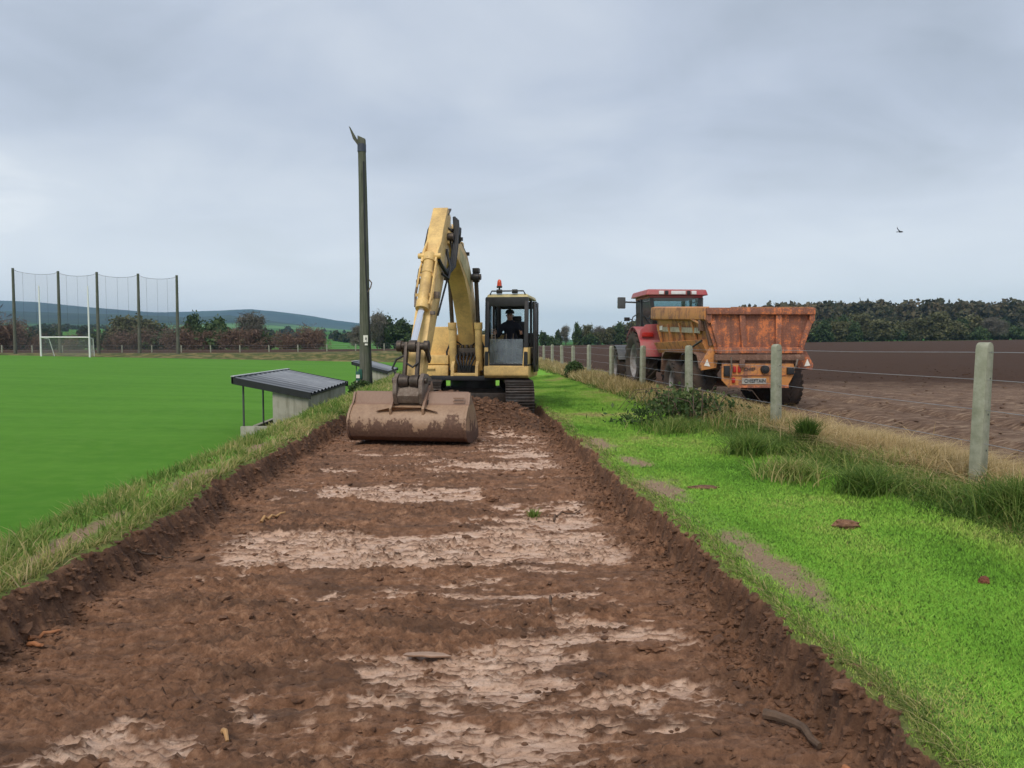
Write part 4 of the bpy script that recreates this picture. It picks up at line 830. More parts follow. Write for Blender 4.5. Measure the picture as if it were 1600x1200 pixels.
# local: y 0 at the tailgate, + to the front
ZT0, ZT1, ZB = 2.36, 2.60, 1.34
def wall_x(z, y):  # half width at height
    return 0.98 + (1.245 - 0.98) * (z - ZB) / (ZT0 - ZB) - 0.02 * y / 4.8
m = MB(); P_ = []
for (x_, z_) in ((-1.245, ZT0), (1.245, ZT0), (1.245, ZT0 - 0.28), (1.0, ZB), (-1.0, ZB), (-1.245, ZT0 - 0.28)): P_.append((x_, z_))
m.prism(P_, 0.0, 0.045, 'y'); tg = m.build('tailgate', M_RUST, TL, 0.006)
def rib(mb, a_, b_, wd, th=0.07): mb.bar((a_[0], -th / 2, a_[1]), (b_[0], -th / 2, b_[1]), wd, th, (0, 1, 0))
for a_, b_, wd in (((-0.33 - 0.10, ZT0 - 0.16), (-0.36, ZB + 0.13), 0.13), ((0.42, ZT0 - 0.16), (0.42, ZB + 0.13), 0.13), ((-1.10, ZT0 - 0.30), (-0.92, ZB + 0.13), 0.12), ((1.15, ZT0 - 0.30), (0.95, ZB + 0.13), 0.12)):
    m = MB(); rib(m, a_, b_, wd); m.build('rib', M_RUST, tg, 0.01)
m = MB(); m.box((0, -0.05, ZT0 - 0.075), (2.50, 0.12, 0.15)); m.build('top_rail', M_RUST, tg, 0.015)
m = MB(); m.box((0, -0.045, ZB + 0.06), (1.98, 0.11, 0.14)); m.build('bottom_rail', M_RUST, tg, 0.015)
m = MB(); m.prism([(-1.245, ZT0 - 0.02), (-1.13, ZT0 - 0.02), (-1.13, ZT0 - 0.32), (-1.20, ZT0 - 0.36), (-1.245, ZT0 - 0.28)], -0.08, 0.0, 'y'); m.prism([(1.13, ZT0 - 0.02), (1.245, ZT0 - 0.02), (1.245, ZT0 - 0.28), (1.20, ZT0 - 0.36), (1.13, ZT0 - 0.32)], -0.08, 0.0, 'y'); m.build('corner_plate', M_RUST, tg, 0.008)
BL = 4.9
for s_ in (-1, 1):
    m = MB()
    m.add([(s_ * 1.00, 0.05, ZB), (s_ * 1.22, 0.05, ZT0), (s_ * 1.18, BL, ZT1), (s_ * 0.96, BL, ZB), (s_ * 0.96, 0.05, ZB), (s_ * 1.18, 0.05, ZT0), (s_ * 1.14, BL, ZT1), (s_ * 0.92, BL, ZB)],
          [(0, 1, 2, 3), (4, 7, 6, 5), (1, 5, 6, 2), (0, 3, 7, 4), (0, 4, 5, 1), (3, 2, 6, 7)]); sd_ = m.build('side_wall', M_ORG, TL)
    m = MB()
    m.add([(s_ * 1.20, 0.0, ZT0 - 0.30), (s_ * 1.28, 0.0, ZT0 - 0.26), (s_ * 1.28, 0.0, ZT0 + 0.01), (s_ * 1.16, 0.0, ZT0 + 0.03), (s_ * 1.16, BL + 0.15, ZT1 - 0.36), (s_ * 1.27, BL + 0.15, ZT1 - 0.32), (s_ * 1.26, BL + 0.15, ZT1 + 0.0), (s_ * 1.12, BL + 0.15, ZT1 + 0.04)],
          [(0, 1, 2, 3), (4, 7, 6, 5), (0, 4, 5, 1), (1, 5, 6, 2), (2, 6, 7, 3), (3, 7, 4, 0)]); m.build('top_rim', M_ORG, sd_, 0.015)
    m = MB(); m.bar((s_ * 1.155, 0.7, ZT0 - 0.50), (s_ * 1.125, BL - 0.1, ZT1 - 0.62), 0.012, 0.13); m.build('stripe', M_CREAM, sd_)
    m = MB(); m.bar((s_ * 1.150, BL - 0.75, ZT1 - 0.60), (s_ * 1.145, BL - 0.25, ZT1 - 0.615), 0.012, 0.12); m.build('plate', M_WHT, sd_)
    m = MB(); m.add([(s_ * 1.06, 0.4, ZB - 0.02), (s_ * 1.20, 0.5, ZB + 0.30), (s_ * 1.20, BL, ZB + 0.24), (s_ * 1.06, BL, ZB - 0.06), (s_ * 0.98, 0.4, ZB - 0.02), (s_ * 1.02, 0.5, ZB + 0.32), (s_ * 1.02, BL, ZB + 0.26), (s_ * 0.98, BL, ZB - 0.06)], [(0, 1, 2, 3), (4, 7, 6, 5), (1, 5, 6, 2), (0, 3, 7, 4), (0, 4, 5, 1), (3, 2, 6, 7)]); m.build('lower_panel', M_ORG, sd_, 0.01)
    for yy in (1.2, 2.3, 3.4, 4.5):
        m = MB(); m.bar((s_ * 1.02, yy, ZB + 0.02), (s_ * 1.20, yy, ZT0 - 0.28), 0.05, 0.08, (0, 1, 0)); m.build('rib', M_ORG, sd_, 0.008)
    # mudguard over the tandem
    m = MB(); yy = [(0.25, 0.98), (0.45, 1.30), (0.75, 1.36), (3.3, 1.36), (3.62, 1.20), (3.72, 0.80)]
    inn_ = [(p[0] + (0.03 if i < 2 else (-0.03 if i > 3 else 0)), p[1] - 0.035) for i, p in enumerate(yy)]
    x0_, x1_ = sorted((s_ * 0.80, s_ * 1.30)); m.prism(yy + inn_[::-1], x0_, x1_, 'x'); mg = m.build('mudguard', M_RUSTB, TL, 0.006)
    m = MB(); m.prism([(s_ * 0.86, ZB + 0.16), (s_ * 1.10, ZB + 0.12), (s_ * 1.32, ZB - 0.26), (s_ * 1.30, ZB - 0.40), (s_ * 0.95, ZB - 0.34)], 0.10, 0.16, 'y'); m.build('rear_wing', M_RUST if s_ > 0 else M_ORG, mg, 0.008)
    m = MB(); m.prism([(s_ * 1.10, ZB - 0.31), (s_ * 1.24, ZB - 0.29), (s_ * 1.17, ZB - 0.14)], 0.085, 0.10, 'y'); m.build('reflector', M_WHT, mg)
    for yy_ in (1.15, 2.72): wheel(TL, (s_ * 1.05, yy_, 0.57), 0.57, 0.58, s_, 22, 0.29, 0.022)
m = MB(); m.box((0, BL, (ZB + ZT1) / 2), (1.95, 0.05, ZT1 - ZB)); m.build('headboard', M_ORG, TL, 0.01)
m = MB(); m.box((0, BL / 2, ZB + 0.02), (1.94, BL - 0.05, 0.06)); m.build('floor_plate', M_RUSTB, TL)
a_ = grid('load', np.linspace(-1.1, 1.1, 30), np.linspace(0.1, BL - 0.05, 50), lambda X, Y: 2.22 + 0.10 * fbm(X * 2, Y * 2, 4, 131) + 0.16 * np.exp(-((Y - 4.3) / 0.8) ** 2), M_SOIL); a_.parent = TL
m = MB(); m.box((0, 0.0, 1.24), (2.05, 0.16, 0.14)); m.box((0, 0.05, 1.14), (1.7, 0.10, 0.08)); m.build('hinge_beam', M_RUSTB, TL, 0.012)
m = MB()
for s_ in (-1, 1): m.box((s_ * 0.42, 2.4, 1.12), (0.12, 5.0, 0.22))
m.box((0, 2.0, 0.62), (1.7, 0.15, 0.15)); m.box((0, 1.15, 0.57), (1.6, 0.12, 0.12)); m.box((0, 2.72, 0.57), (1.6, 0.12, 0.12)); m.box((0, 5.2, 0.95), (0.25, 1.3, 0.2)); m.build('chassis', M_RUSTB, TL, 0.012)
m = MB(); m.prism([(-0.86, 1.10), (0.80, 1.10), (0.84, 0.90), (0.66, 0.55), (-0.70, 0.55), (-0.86, 0.72)], -0.02, 0.03, 'y'); rp = m.build('rear_plate', M_ORG, TL, 0.006)
m = MB(); m.box((0, -0.035, 0.575), (1.36, 0.05, 0.06)); m.box((-0.02, -0.03, 0.835), (1.30, 0.03, 0.02)); m.build('bumper_lip', M_RUST, rp, 0.006)
for xx, zz_, wd, hh in ((-0.58, 0.97, 0.07, 0.14), (-0.47, 0.97, 0.06, 0.14), (0.42, 0.97, 0.16, 0.15), (-0.60, 0.72, 0.07, 0.12)):
    m = MB(); m.box((xx, -0.04, zz_), (wd, 0.05, hh)); m.build('tail_lamp', M_LAMPR, rp, 0.01)
m = MB(); m.cyl((0.12, -0.10, 0.965), (0.12, 0.0, 0.965), 0.095, n=18); m.cyl((0.12, -0.12, 0.965), (0.12, -0.09, 0.965), 0.05, n=14); m.build('coupling', M_BLK, rp, 0.006)
m = MB(); m.box((-0.12, -0.032, 0.70), (0.56, 0.02, 0.135)); npl = m.build('number_plate', plain('dirty white plate', (0.40, 0.38, 0.34), 0.5, 0, 0.3, 20), rp)
MB().box((-0.76, -0.04, 0.93), (0.13, 0.08, 0.24)).build('latch_box', M_BLK, rp, 0.01); MB().box((0.72, -0.04, 0.93), (0.17, 0.08, 0.16)).build('latch_box', M_BLK, rp, 0.01)
MB().tube([(-0.68, -0.05, 0.78), (-0.66, -0.09, 1.0), (-0.68, -0.08, 1.25)], 0.022, 8).build('latch_rod', M_WORN, rp); MB().tube([(0.78, -0.05, 0.95), (0.83, -0.09, 1.05), (0.86, -0.08, 1.2)], 0.025, 8).build('latch_rod', M_WORN, rp)
def text(body, size, mat, parent, loc, rot, ext=0.004, name='lettering', sx=1.0):
    cu_ = bpy.data.curves.new(name, 'FONT'); cu_.body = body; cu_.size = size; cu_.extrude = ext; cu_.align_x = 'CENTER'; cu_.align_y = 'CENTER'; cu_.offset = size * 0.012
    t_ = bpy.data.objects.new(name, cu_); COL.objects.link(t_); bpy.context.view_layer.update()
    me = bpy.data.meshes.new_from_object(t_.evaluated_get(bpy.context.evaluated_depsgraph_get())); bpy.data.objects.remove(t_)
    me.materials.clear(); me.materials.append(mat); o = bpy.data.objects.new(name, me); COL.objects.link(o); o.parent = parent; o.location = loc; o.rotation_euler = rot; o.scale = (sx, 1, 1); return o
text('CHIEFTAIN', 0.115, plain('plate lettering', (0.03, 0.04, 0.055), 0.5), npl, (-0.10, -0.046, 0.70), (R(90), 0, 0), sx=0.88)
text('CHIEF', 0.10, M_TEXT, rp, (-0.22, -0.03, 0.97), (R(90), 0, 0))
# tipping gear on the near side
m = MB(); m.cyl((-1.24, 0.45, 2.02), (-1.24, 1.35, 2.20), 0.035, n=10); rm = m.build('tailgate_ram', M_ORG, TL); MB().cyl((-1.24, 1.35, 2.20), (-1.24, 2.0, 2.33), 0.02, n=10).build('rod', M_CHROME, rm)
m = MB(); m.box((-1.20, 0.42, 1.98), (0.14, 0.16, 0.26)); m.bar((-1.18, 0.2, 2.1), (-1.08, 0.12, 1.5), 0.08, 0.10, (0, 1, 0)); m.build('ram_bracket', M_RUSTB, TL, 0.01)
m = MB(); m.tube([(-1.22, 0.35, 1.62), (-1.26, 0.8, 1.50), (-1.28, 1.15, 1.40)], 0.025, 8); m.build('strut', M_BLK, TL)
m = MB(); m.bar((-1.22, 3.70, 1.30), (-1.22, 3.78, 0.70), 0.10, 0.08, (1, 0, 0)); m.build('guard_stay', M_RUSTB, TL, 0.01)
m = MB(); m.box((-1.0, 0.06, 1.75), (0.10, 0.08, 0.85), Matrix.Rotation(-0.22, 3, 'Y')); m.box((1.02, 0.06, 1.75), (0.10, 0.08, 0.85), Matrix.Rotation(0.22, 3, 'Y')); m.build('corner_post', M_RUST, TL, 0.01)

# ================================================================ FENCES
M_CONC = NT('weathered concrete'); a = M_CONC; o_ = a.obj(); n1_ = a.noise(o_, 6, 7, 0.7); n2_ = a.noise(o_, 60, 4, 0.7)
c = a.ramp(n1_, [(0.3, (0.200, 0.215, 0.150)), (0.55, (0.315, 0.325, 0.250)), (0.75, (0.42, 0.42, 0.35))]); c = a.mix(a.ramp(n2_, [(0.62, 0.0), (0.70, 0.7)]), c, (0.10, 0.10, 0.075))
M_CONC = a.done(a.bsdf(c, 0.9, 0, a.bump(a.math('ADD', n1_, n2_), 0.3, 0.01), spec=0.2))
M_WIRE = plain('galvanised wire', (0.42, 0.43, 0.45), 0.45, 0.6, 0.2, 6, 0.0)
G1 = lambda x, y: float(ground(np.array([float(x)]), np.array([float(y)]))[0])
def post_mesh(hh, w_=0.125):
    m = MB(); r_ = w_ / 2; top_ = [(r_ * math.cos(t), hh - r_ + r_ * math.sin(t)) for t in np.linspace(0, math.pi, 7)]
    m.prism([(-r_ * 1.1, -0.3), (r_ * 1.1, -0.3)] + top_, -w_ * 0.42, w_ * 0.42, 'y')
    return m
def fence(name, label, pts, hs, wires, w_, wr, lean=0.02, holes=True):
    base = Vector((pts[0][0], pts[0][1], G1(*pts[0])))
    t_ = thing(name, label, 'fence', base); tops = []; m0 = None
    for i, (p, hh) in enumerate(zip(pts, hs)):
        z = G1(*p); 
        o = post_mesh(hh, w_).build('post', M_CONC, t_, 0.008 if i < 6 else 0, 30)
        lx, ly = random.uniform(-lean, lean), random.uniform(-lean, lean)
        if name == 'concrete_post_fence' and i == 1: lx = 0.04
        o.location = Vector((p[0], p[1], z)) - base; o.rotation_euler = (ly, lx, random.uniform(-0.1, 0.1) + (0.55 if name == 'concrete_post_fence' else 0)); tops.append((p, z, hh, lx))
        if holes and i in (1, 2, 3):
            hm = MB()
            for zz_ in (0.25, 0.5, 0.75, 0.93): hm.cyl((0.02, -w_ * 0.425, hh * zz_), (0.02, -w_ * 0.40, hh * zz_), 0.010, n=8)
            hm.build('wire_hole', M_BLK, o)
    for fr_ in wires:
        pl = []
        for i, (p, z, hh, lx) in enumerate(tops):
            q = Vector((p[0] + lx * hh * fr_ - 0.0, p[1], z + hh * fr_)) - base
            if pl: pm_ = (pl[-1] + q) / 2; pm_.z -= 0.012; pl.append(pm_)
            pl.append(q)
        MB().tube(pl, wr, 5).build('wire', M_WIRE, t_)
    return t_
FY = [2.15 + 4.55 * k for k in range(0, 26)]
fpts = [(4.77 + 0.03 * math.sin(k * 1.7), y_) for k, y_ in enumerate(FY)]
fence('concrete_post_fence', 'concrete post and wire fence along the rough verge beside the tilled field', fpts, [t_ - G1(*p_) for t_, p_ in zip([1.70, 1.665, 1.645, 1.615, 1.60] + [1.58 + 0.03 * math.sin(k * 2.1) for k in range(21)], fpts)], (0.93, 0.74, 0.53, 0.30), 0.128, 0.0030)
fence('boundary_fence', 'distant pale post and wire fence between pitch bank and brown strip', [(4.4 - 4.6 * k, 121.5 - 0.02 * k) for k in range(0, 24)], [1.15] * 24, (0.92, 0.6, 0.3), 0.16, 0.008, 0.03, False)

# ================================================================ POLE
a = NT('weathered timber'); o_ = a.obj(); g_ = a.noise(a.mapping(o_, (14, 14, 0.5)), 2.2, 7, 0.7); n1_ = a.noise(o_, 1.3, 4, 0.6)
c = a.ramp(g_, [(0.3, (0.060, 0.062, 0.052)), (0.55, (0.135, 0.138, 0.112)), (0.75, (0.24, 0.235, 0.19))]); c = a.mix(a.ramp(n1_, [(0.4, 0.0), (0.7, 0.7)]), c, (0.075, 0.092, 0.055))
M_POLE = a.done(a.bsdf(c, 0.9, 0, a.bump(g_, 0.6, 0.02), spec=0.2))
PXp, PYp = -3.38, 24.0; pz = G1(PXp, PYp)
PO = thing('utility_pole', 'tall grey timber pole with splintered top beside the two dugouts', 'pole', (PXp, PYp, pz))
m = MB(); m.tube([(0, 0, -0.3), (0.0, 0, 1.5), (0.01, 0, 4.0), (-0.01, 0, 6.5), (-0.03, 0, 7.85)], [0.185, 0.170, 0.148, 0.130, 0.122], 20); m.build('timber_pole', M_POLE, PO)
m = MB(); m.add([(-0.155, -0.09, 7.80), (0.09, -0.09, 7.80), (0.09, 0.10, 7.80), (-0.155, 0.10, 7.80), (-0.15, -0.08, 8.12), (0.085, -0.08, 8.02), (0.085, 0.09, 8.02), (-0.15, 0.09, 8.12)], [(0, 3, 2, 1), (4, 5, 6, 7), (0, 1, 5, 4), (1, 2, 6, 5), (2, 3, 7, 6), (3, 0, 4, 7)]); m.build('pole_head', M_POLE, PO, 0.01)
m = MB(); m.add([(-0.15, -0.03, 7.82), (-0.10, 0.03, 7.80), (-0.13, 0.06, 7.82), (-0.30, -0.03, 8.02), (-0.16, 0.02, 8.00), (-0.22, 0.05, 8.05), (-0.43, 0.0, 8.42), (-0.39, 0.02, 8.40)], [(0, 1, 4, 3), (1, 2, 5, 4), (2, 0, 3, 5), (3, 4, 7, 6), (4, 5, 7), (5, 3, 6, 7), (0, 2, 1)]); m.build('splinter', M_POLE, PO)
m = MB(); m.cyl((-0.03, 0, 7.62), (-0.03, 0, 7.86), 0.137, 0.135, n=20); m.build('metal_band', plain('dark band', (0.045, 0.055, 0.085), 0.5), PO)
m = MB(); m.tube([(0.16, -0.06, 0.0), (0.21, -0.10, 0.6), (0.18, -0.09, 1.7), (0.14, -0.10, 2.9), (0.08, -0.12, 3.5), (0.05, -0.13, 5.2), (0.04, -0.12, 7.3)], 0.026, 8); m.tube([(0.24, -0.05, 0.0), (0.20, -0.10, 1.0), (0.16, -0.1, 2.2), (0.13, -0.11, 3.3)], 0.02, 8); m.build('cable', M_RUB, PO)
m = MB(); m.tube([(0.12, -0.12, 3.2), (0.22, -0.13, 3.35), (0.25, -0.10, 3.5), (0.15, -0.12, 3.62)], 0.02, 7); m.build('cable_loop', M_WORN, PO)
m = MB(); m.box((0.05, -0.185, 1.72), (0.14, 0.012, 0.22)); sg = m.build('warning_plate', M_WHT, PO)
m = MB(); m.box((0.07, -0.183, 1.54), (0.09, 0.012, 0.055)); m.build('number_tag', M_WHT, PO)
m = MB(); m.add([(0.035, -0.193, 1.69), (0.095, -0.193, 1.69), (0.065, -0.193, 1.80)], [(0, 1, 2)]); m.bar((0.065, -0.193, 1.66), (0.10, -0.193, 1.64), 0.02, 0.004, (0, 1, 0)); m.build('warning_mark', M_BLK, sg)
m = MB(); m.box((-0.20, -0.19, 0.37), (0.14, 0.03, 0.62)); m.box((-0.13, -0.18, 0.60), (0.12, 0.03, 0.3)); gp = m.build('sign_board', plain('dark green board', (0.010, 0.085, 0.060), 0.5), PO, 0.004)
for zz_ in (0.52, 0.33, 0.14):
    m = MB(); m.box((-0.20, -0.21, zz_), (0.115, 0.012, 0.11)); m.build('notice', M_WHT, gp)

# ================================================================ DUGOUTS
M_REND = NT('stained render'); a = M_REND; o_ = a.obj(); n1_ = a.noise(o_, 1.6, 7, 0.68); n2_ = a.noise(o_, 22, 5, 0.7); n3_ = a.noise(a.mapping(o_, (3, 3, 0.5)), 2, 5, 0.6)
c = a.ramp(n1_, [(0.3, (0.27, 0.265, 0.215)), (0.6, (0.40, 0.39, 0.335)), (0.8, (0.46, 0.45, 0.40))]); c = a.mix(a.ramp(n3_, [(0.52, 0.0), (0.7, 0.7)]), c, (0.155, 0.15, 0.11)); M_REND = a.done(a.bsdf(c, 0.9, 0, a.bump(n2_, 0.3, 0.01), spec=0.2))
a = NT('grey roofing'); o_ = a.obj(); n1_ = a.noise(o_, 1.5, 6, 0.65); n2_ = a.noise(a.mapping(o_, (0.6, 6, 1)), 4, 5, 0.7)
c = a.ramp(a.math('ADD', a.math('MULTIPLY', n1_, 0.5), a.math('MULTIPLY', n2_, 0.5)), [(0.3, (0.12, 0.13, 0.145)), (0.55, (0.25, 0.265, 0.285)), (0.75, (0.40, 0.41, 0.425))])
wv = a.n('ShaderNodeTexWave', {'Vector': a.mapping(o_, (0.0, 1.0, 0.0)), 'Scale': 0.55, 'Distortion': 0.4, 'Detail': 2.0}, bands_direction='Y').outputs[1]
c = a.mix(a.ramp(wv, [(0.0, 0.9), (0.5, 0.0)]), c, (0.035, 0.040, 0.048))
M_ROOFG = a.done(a.bsdf(c, 0.55, 0.0, a.bump(n1_, 0.15, 0.02)))
M_FASC = plain('black fascia', (0.014, 0.016, 0.018), 0.5); M_TRIM = plain('pale trim', (0.55, 0.56, 0.57), 0.5)
def dugout(label, xb, xf, y0, L, zb, zf, zg):
    t_ = thing('dugout', label, 'dugout', (xb, y0, zg), 0, 'team dugouts along the pitch'); w_ = xb - xf; hb, hf = zb - zg, zf - zg
    # local: x 0 at the back edge, -w at the front
    nc = 48; V_, F_ = [], []
    for k in range(nc + 1):
        yy = L * k / nc; wz = 0.030 * math.sin(k * math.pi / 2 * 1.0)
        for (x_, h_) in ((0.0, hb), (-w_ * 0.5, (hb + hf) / 2), (-w_, hf)):
            V_ += [(x_, yy, h_ + wz)]
    for k in range(nc):
        for j in range(2): F_.append((k * 3 + j, k * 3 + j + 1, (k + 1) * 3 + j + 1, (k + 1) * 3 + j))
    m = MB(); m.add(V_, F_); rf_ = m.build('roof', M_ROOFG, t_, 0, 60)
    sl = (hf - hb) / w_
    m = MB(); m.prism([(0.03, hb - 0.17), (0.03, hb + 0.02), (-w_ - 0.03, hf + 0.02), (-w_ - 0.03, hf - 0.17)], -0.05, -0.005, 'y'); m.build('fascia', M_FASC, rf_)
    m = MB(); m.prism([(0.03, hb - 0.17), (0.03, hb + 0.02), (-w_ - 0.03, hf + 0.02), (-w_ - 0.03, hf - 0.17)], L + 0.005, L + 0.05, 'y'); m.build('fascia', M_FASC, rf_)
    m = MB(); m.box((-w_ - 0.02, L / 2, hf - 0.06), (0.05, L + 0.1, 0.19)); m.build('front_board', M_FASC, rf_)
    m = MB(); m.box((-w_ - 0.01, L / 2, hf + 0.045), (0.09, L + 0.1, 0.025)); m.build('edge_trim', M_TRIM, rf_)
    m = MB(); m.box((-w_ / 2, L / 2, (hb + hf) / 2 - 0.07), (w_ * 1.03, L, 0.03), Matrix.Rotation(math.atan(sl), 3, 'Y')); m.build('soffit', M_FASC, rf_)
    m = MB(); m.box((-0.14, L / 2, (hb - 0.12) / 2 - 0.3), (0.16, L - 0.1, hb - 0.12 + 0.6)); m.build('back_wall', M_REND, t_)
    for yy in (0.14, L - 0.14):
        m = MB(); m.prism([(-0.225, -0.6), (-w_ * 0.50, -0.6), (-w_ * 0.50, hb - 0.13 + sl * w_ * 0.42), (-0.225, hb - 0.13)], yy - 0.08, yy + 0.08, 'y'); m.build('end_wall', M_REND, t_, 0.004)
        m = MB(); m.box((-w_ * 0.72, yy, 0.10), (w_ * 0.42, 0.16, 0.50)); m.build('low_wall', M_REND, t_, 0.006)
    m = MB(); m.box((-w_ * 0.93, L * 0.5 + 0.7, 0.08), (0.14, L - 1.6, 0.30)); m.build('front_kerb', M_REND, t_)
    m = MB(); m.box((-0.5, L / 2, 0.40), (0.36, L - 0.6, 0.06)); m.build('bench', plain('bench board', (0.10, 0.08, 0.06), 0.8), t_)
    for k in range(4):
        yy = 0.18 + (L - 0.36) * k / 3; m = MB(); m.cyl((-w_ * 0.90, yy, 0.0), (-w_ * 0.90, yy, hf - 0.14), 0.028, n=8); m.build('roof_post', M_GRYP, t_)
    return t_
dugout('nearer concrete dugout with grey corrugated roof and thin posts below the bank', -4.50, -6.60, 21.0, 6.3, 0.26, 0.70, float(pitch_z(np.array(-5.5), 0)) + 0.10)
dugout('farther concrete dugout with grey roof, half hidden behind the timber pole', -5.0, -7.1, 45.0, 6.3, -0.02, 0.55, float(pitch_z(np.array(-6.0), 0)) + 0.0)

# ================================================================ GOAL AND BALL-STOP NET
M_WPAINT = plain('white post paint', (0.80, 0.80, 0.79), 0.5, 0, 0.08)
M_NETC = plain('net cord', (0.55, 0.56, 0.55), 0.8); M_ROPE = plain('dark rope', (0.05, 0.055, 0.06), 0.8)
a = NT('netting'); M_NET = a.done(a.n('ShaderNodeMixShader', {0: 0.15, 1: a.n('ShaderNodeBsdfTransparent').outputs[0], 2: a.n('ShaderNodeBsdfDiffuse', {0: (0.10, 0.11, 0.12)}).outputs[0]}).outputs[0])
a = NT('goal netting'); M_GNET = a.done(a.n('ShaderNodeMixShader', {0: 0.16, 1: a.n('ShaderNodeBsdfTransparent').outputs[0], 2: a.n('ShaderNodeBsdfDiffuse', {0: (0.6, 0.6, 0.6)}).outputs[0]}).outputs[0])
gx0, gx1, gy = PX(65, 100), PX(141, 100), 100.0; gz = float(pitch_z(np.array(-55.0), 0))
GO = thing('goalposts', 'tall white H shaped goalposts with low net at far end of pitch', 'goal', ((gx0 + gx1) / 2, gy, gz))
hw = (gx1 - gx0) / 2
for s_ in (-1, 1): MB().tube([(s_ * hw, 0, -0.2), (s_ * hw, 0, 4.5), (s_ * hw, 0, 9.2)], [0.11, 0.10, 0.08], 12).build('upright', M_WPAINT, GO)
MB().cyl((-hw, 0, 2.5), (hw, 0, 2.5), 0.09, n=12).build('crossbar', M_WPAINT, GO)
for s_ in (-1, 1): MB().tube([(s_ * hw, 0.1, 2.45), (s_ * (hw - 0.25), 1.5, 2.3), (s_ * (hw - 0.5), 2.2, 0.0)], 0.05, 8).build('net_stay', M_WPAINT, GO)
m = MB(); b_ = hw - 0.25; m.add([(-hw, 0.1, 2.45), (hw, 0.1, 2.45), (b_, 1.5, 2.25), (-b_, 1.5, 2.25), (b_ - 0.2, 2.2, 0.0), (-b_ + 0.2, 2.2, 0.0), (-hw, 0.1, 0.0), (hw, 0.1, 0.0)], [(0, 1, 2, 3), (3, 2, 4, 5), (0, 3, 5, 6), (1, 7, 4, 2)]); m.build('goal_net', M_GNET, GO, 0, 0)
nx = [PX(p_, 110.0) for p_ in (25, 95, 155, 219, 279)]; nh = [12.4, 12.0, 11.9, 11.7, 11.5]; ny = 110.0
nz = [G1(x_, ny) for x_ in nx]
NETT = thing('ball_stop_net', 'tall ball stop net strung between five dark timber poles behind the goal', 'net', (nx[2], ny, nz[2]))
O_ = Vector((nx[2], ny, nz[2]))
for x_, h_, z_ in zip(nx, nh, nz): MB().tube([Vector((x_, ny, z_ - 0.4)) - O_, Vector((x_ + 0.06, ny, z_ + h_)) - O_], [0.24, 0.17], 12).build('net_pole', M_POLE, NETT)
for k in range(4):
    topz = lambda u: lerp(nz[k] + nh[k], nz[k + 1] + nh[k + 1], u) - 0.15 - 0.5 * (4 * u * (1 - u)) ** 0.7
    us = np.linspace(0, 1, 13); P_ = []
    for u in us: P_.append(Vector((lerp(nx[k], nx[k + 1], u), ny + 0.05 * math.sin(u * 9), topz(u))) - O_)
    m = MB(); m.tube(P_, 0.022, 6)
    m.build('top_rope', M_ROPE, NETT)
    for u in (0.22, 0.5, 0.76):
        b_ = Vector((lerp(nx[k], nx[k + 1], u), ny, 0.3)) - O_; tt = Vector((lerp(nx[k], nx[k + 1], u), ny, topz(u))) - O_; MB().cyl(tt, b_, 0.012, n=5).build('drop_cord', M_ROPE, NETT)
    V_ = []; F_ = []
    for i, u in enumerate(us): V_ += [P_[i], Vector((P_[i].x, P_[i].y + 0.03 * math.sin(i), 0.2 - O_.z))]
    m = MB(); m.add(V_, [(2 * i, 2 * i + 2, 2 * i + 3, 2 * i + 1) for i in range(12)]); m.build('netting', M_NET, NETT, 0, 0)

# ================================================================ BIRD
m = MB(); bx = Matrix.Translation((23.6, 40.0, 7.95))
BR = MB(); BR.tube([(0, 0, 0), (0.02, -0.03, 0.0), (0.06, -0.1, -0.01), (0.10, -0.18, -0.02), (0.12, -0.24, -0.03), (0.13, -0.27, -0.03)], [0.004, 0.022, 0.045, 0.04, 0.03, 0.008], 10)
BR.tube([(0, 0, 0), (-0.06, 0.06, 0.0)], [0.025, 0.012], 8)
BR.add([(0.05, -0.05, 0.01), (0.06, -0.16, 0.01), (-0.06, -0.14, 0.13), (-0.08, -0.06, 0.16), (-0.10, -0.09, 0.28)], [(0, 1, 2, 3), (3, 2, 4)]); BR.add([(0.05, -0.05, 0.01), (0.06, -0.16, 0.01), (0.17, -0.14, -0.03), (0.15, -0.06, -0.02), (0.27, -0.10, -0.05)], [(0, 3, 2, 1), (3, 4, 2)])
br = BR.build('bird', plain('black feathers', (0.010, 0.010, 0.012), 0.6), None); br.location = (23.6, 40.0, 7.82); tag(br, 'small dark bird flying alone in the grey sky above the field', 'bird')

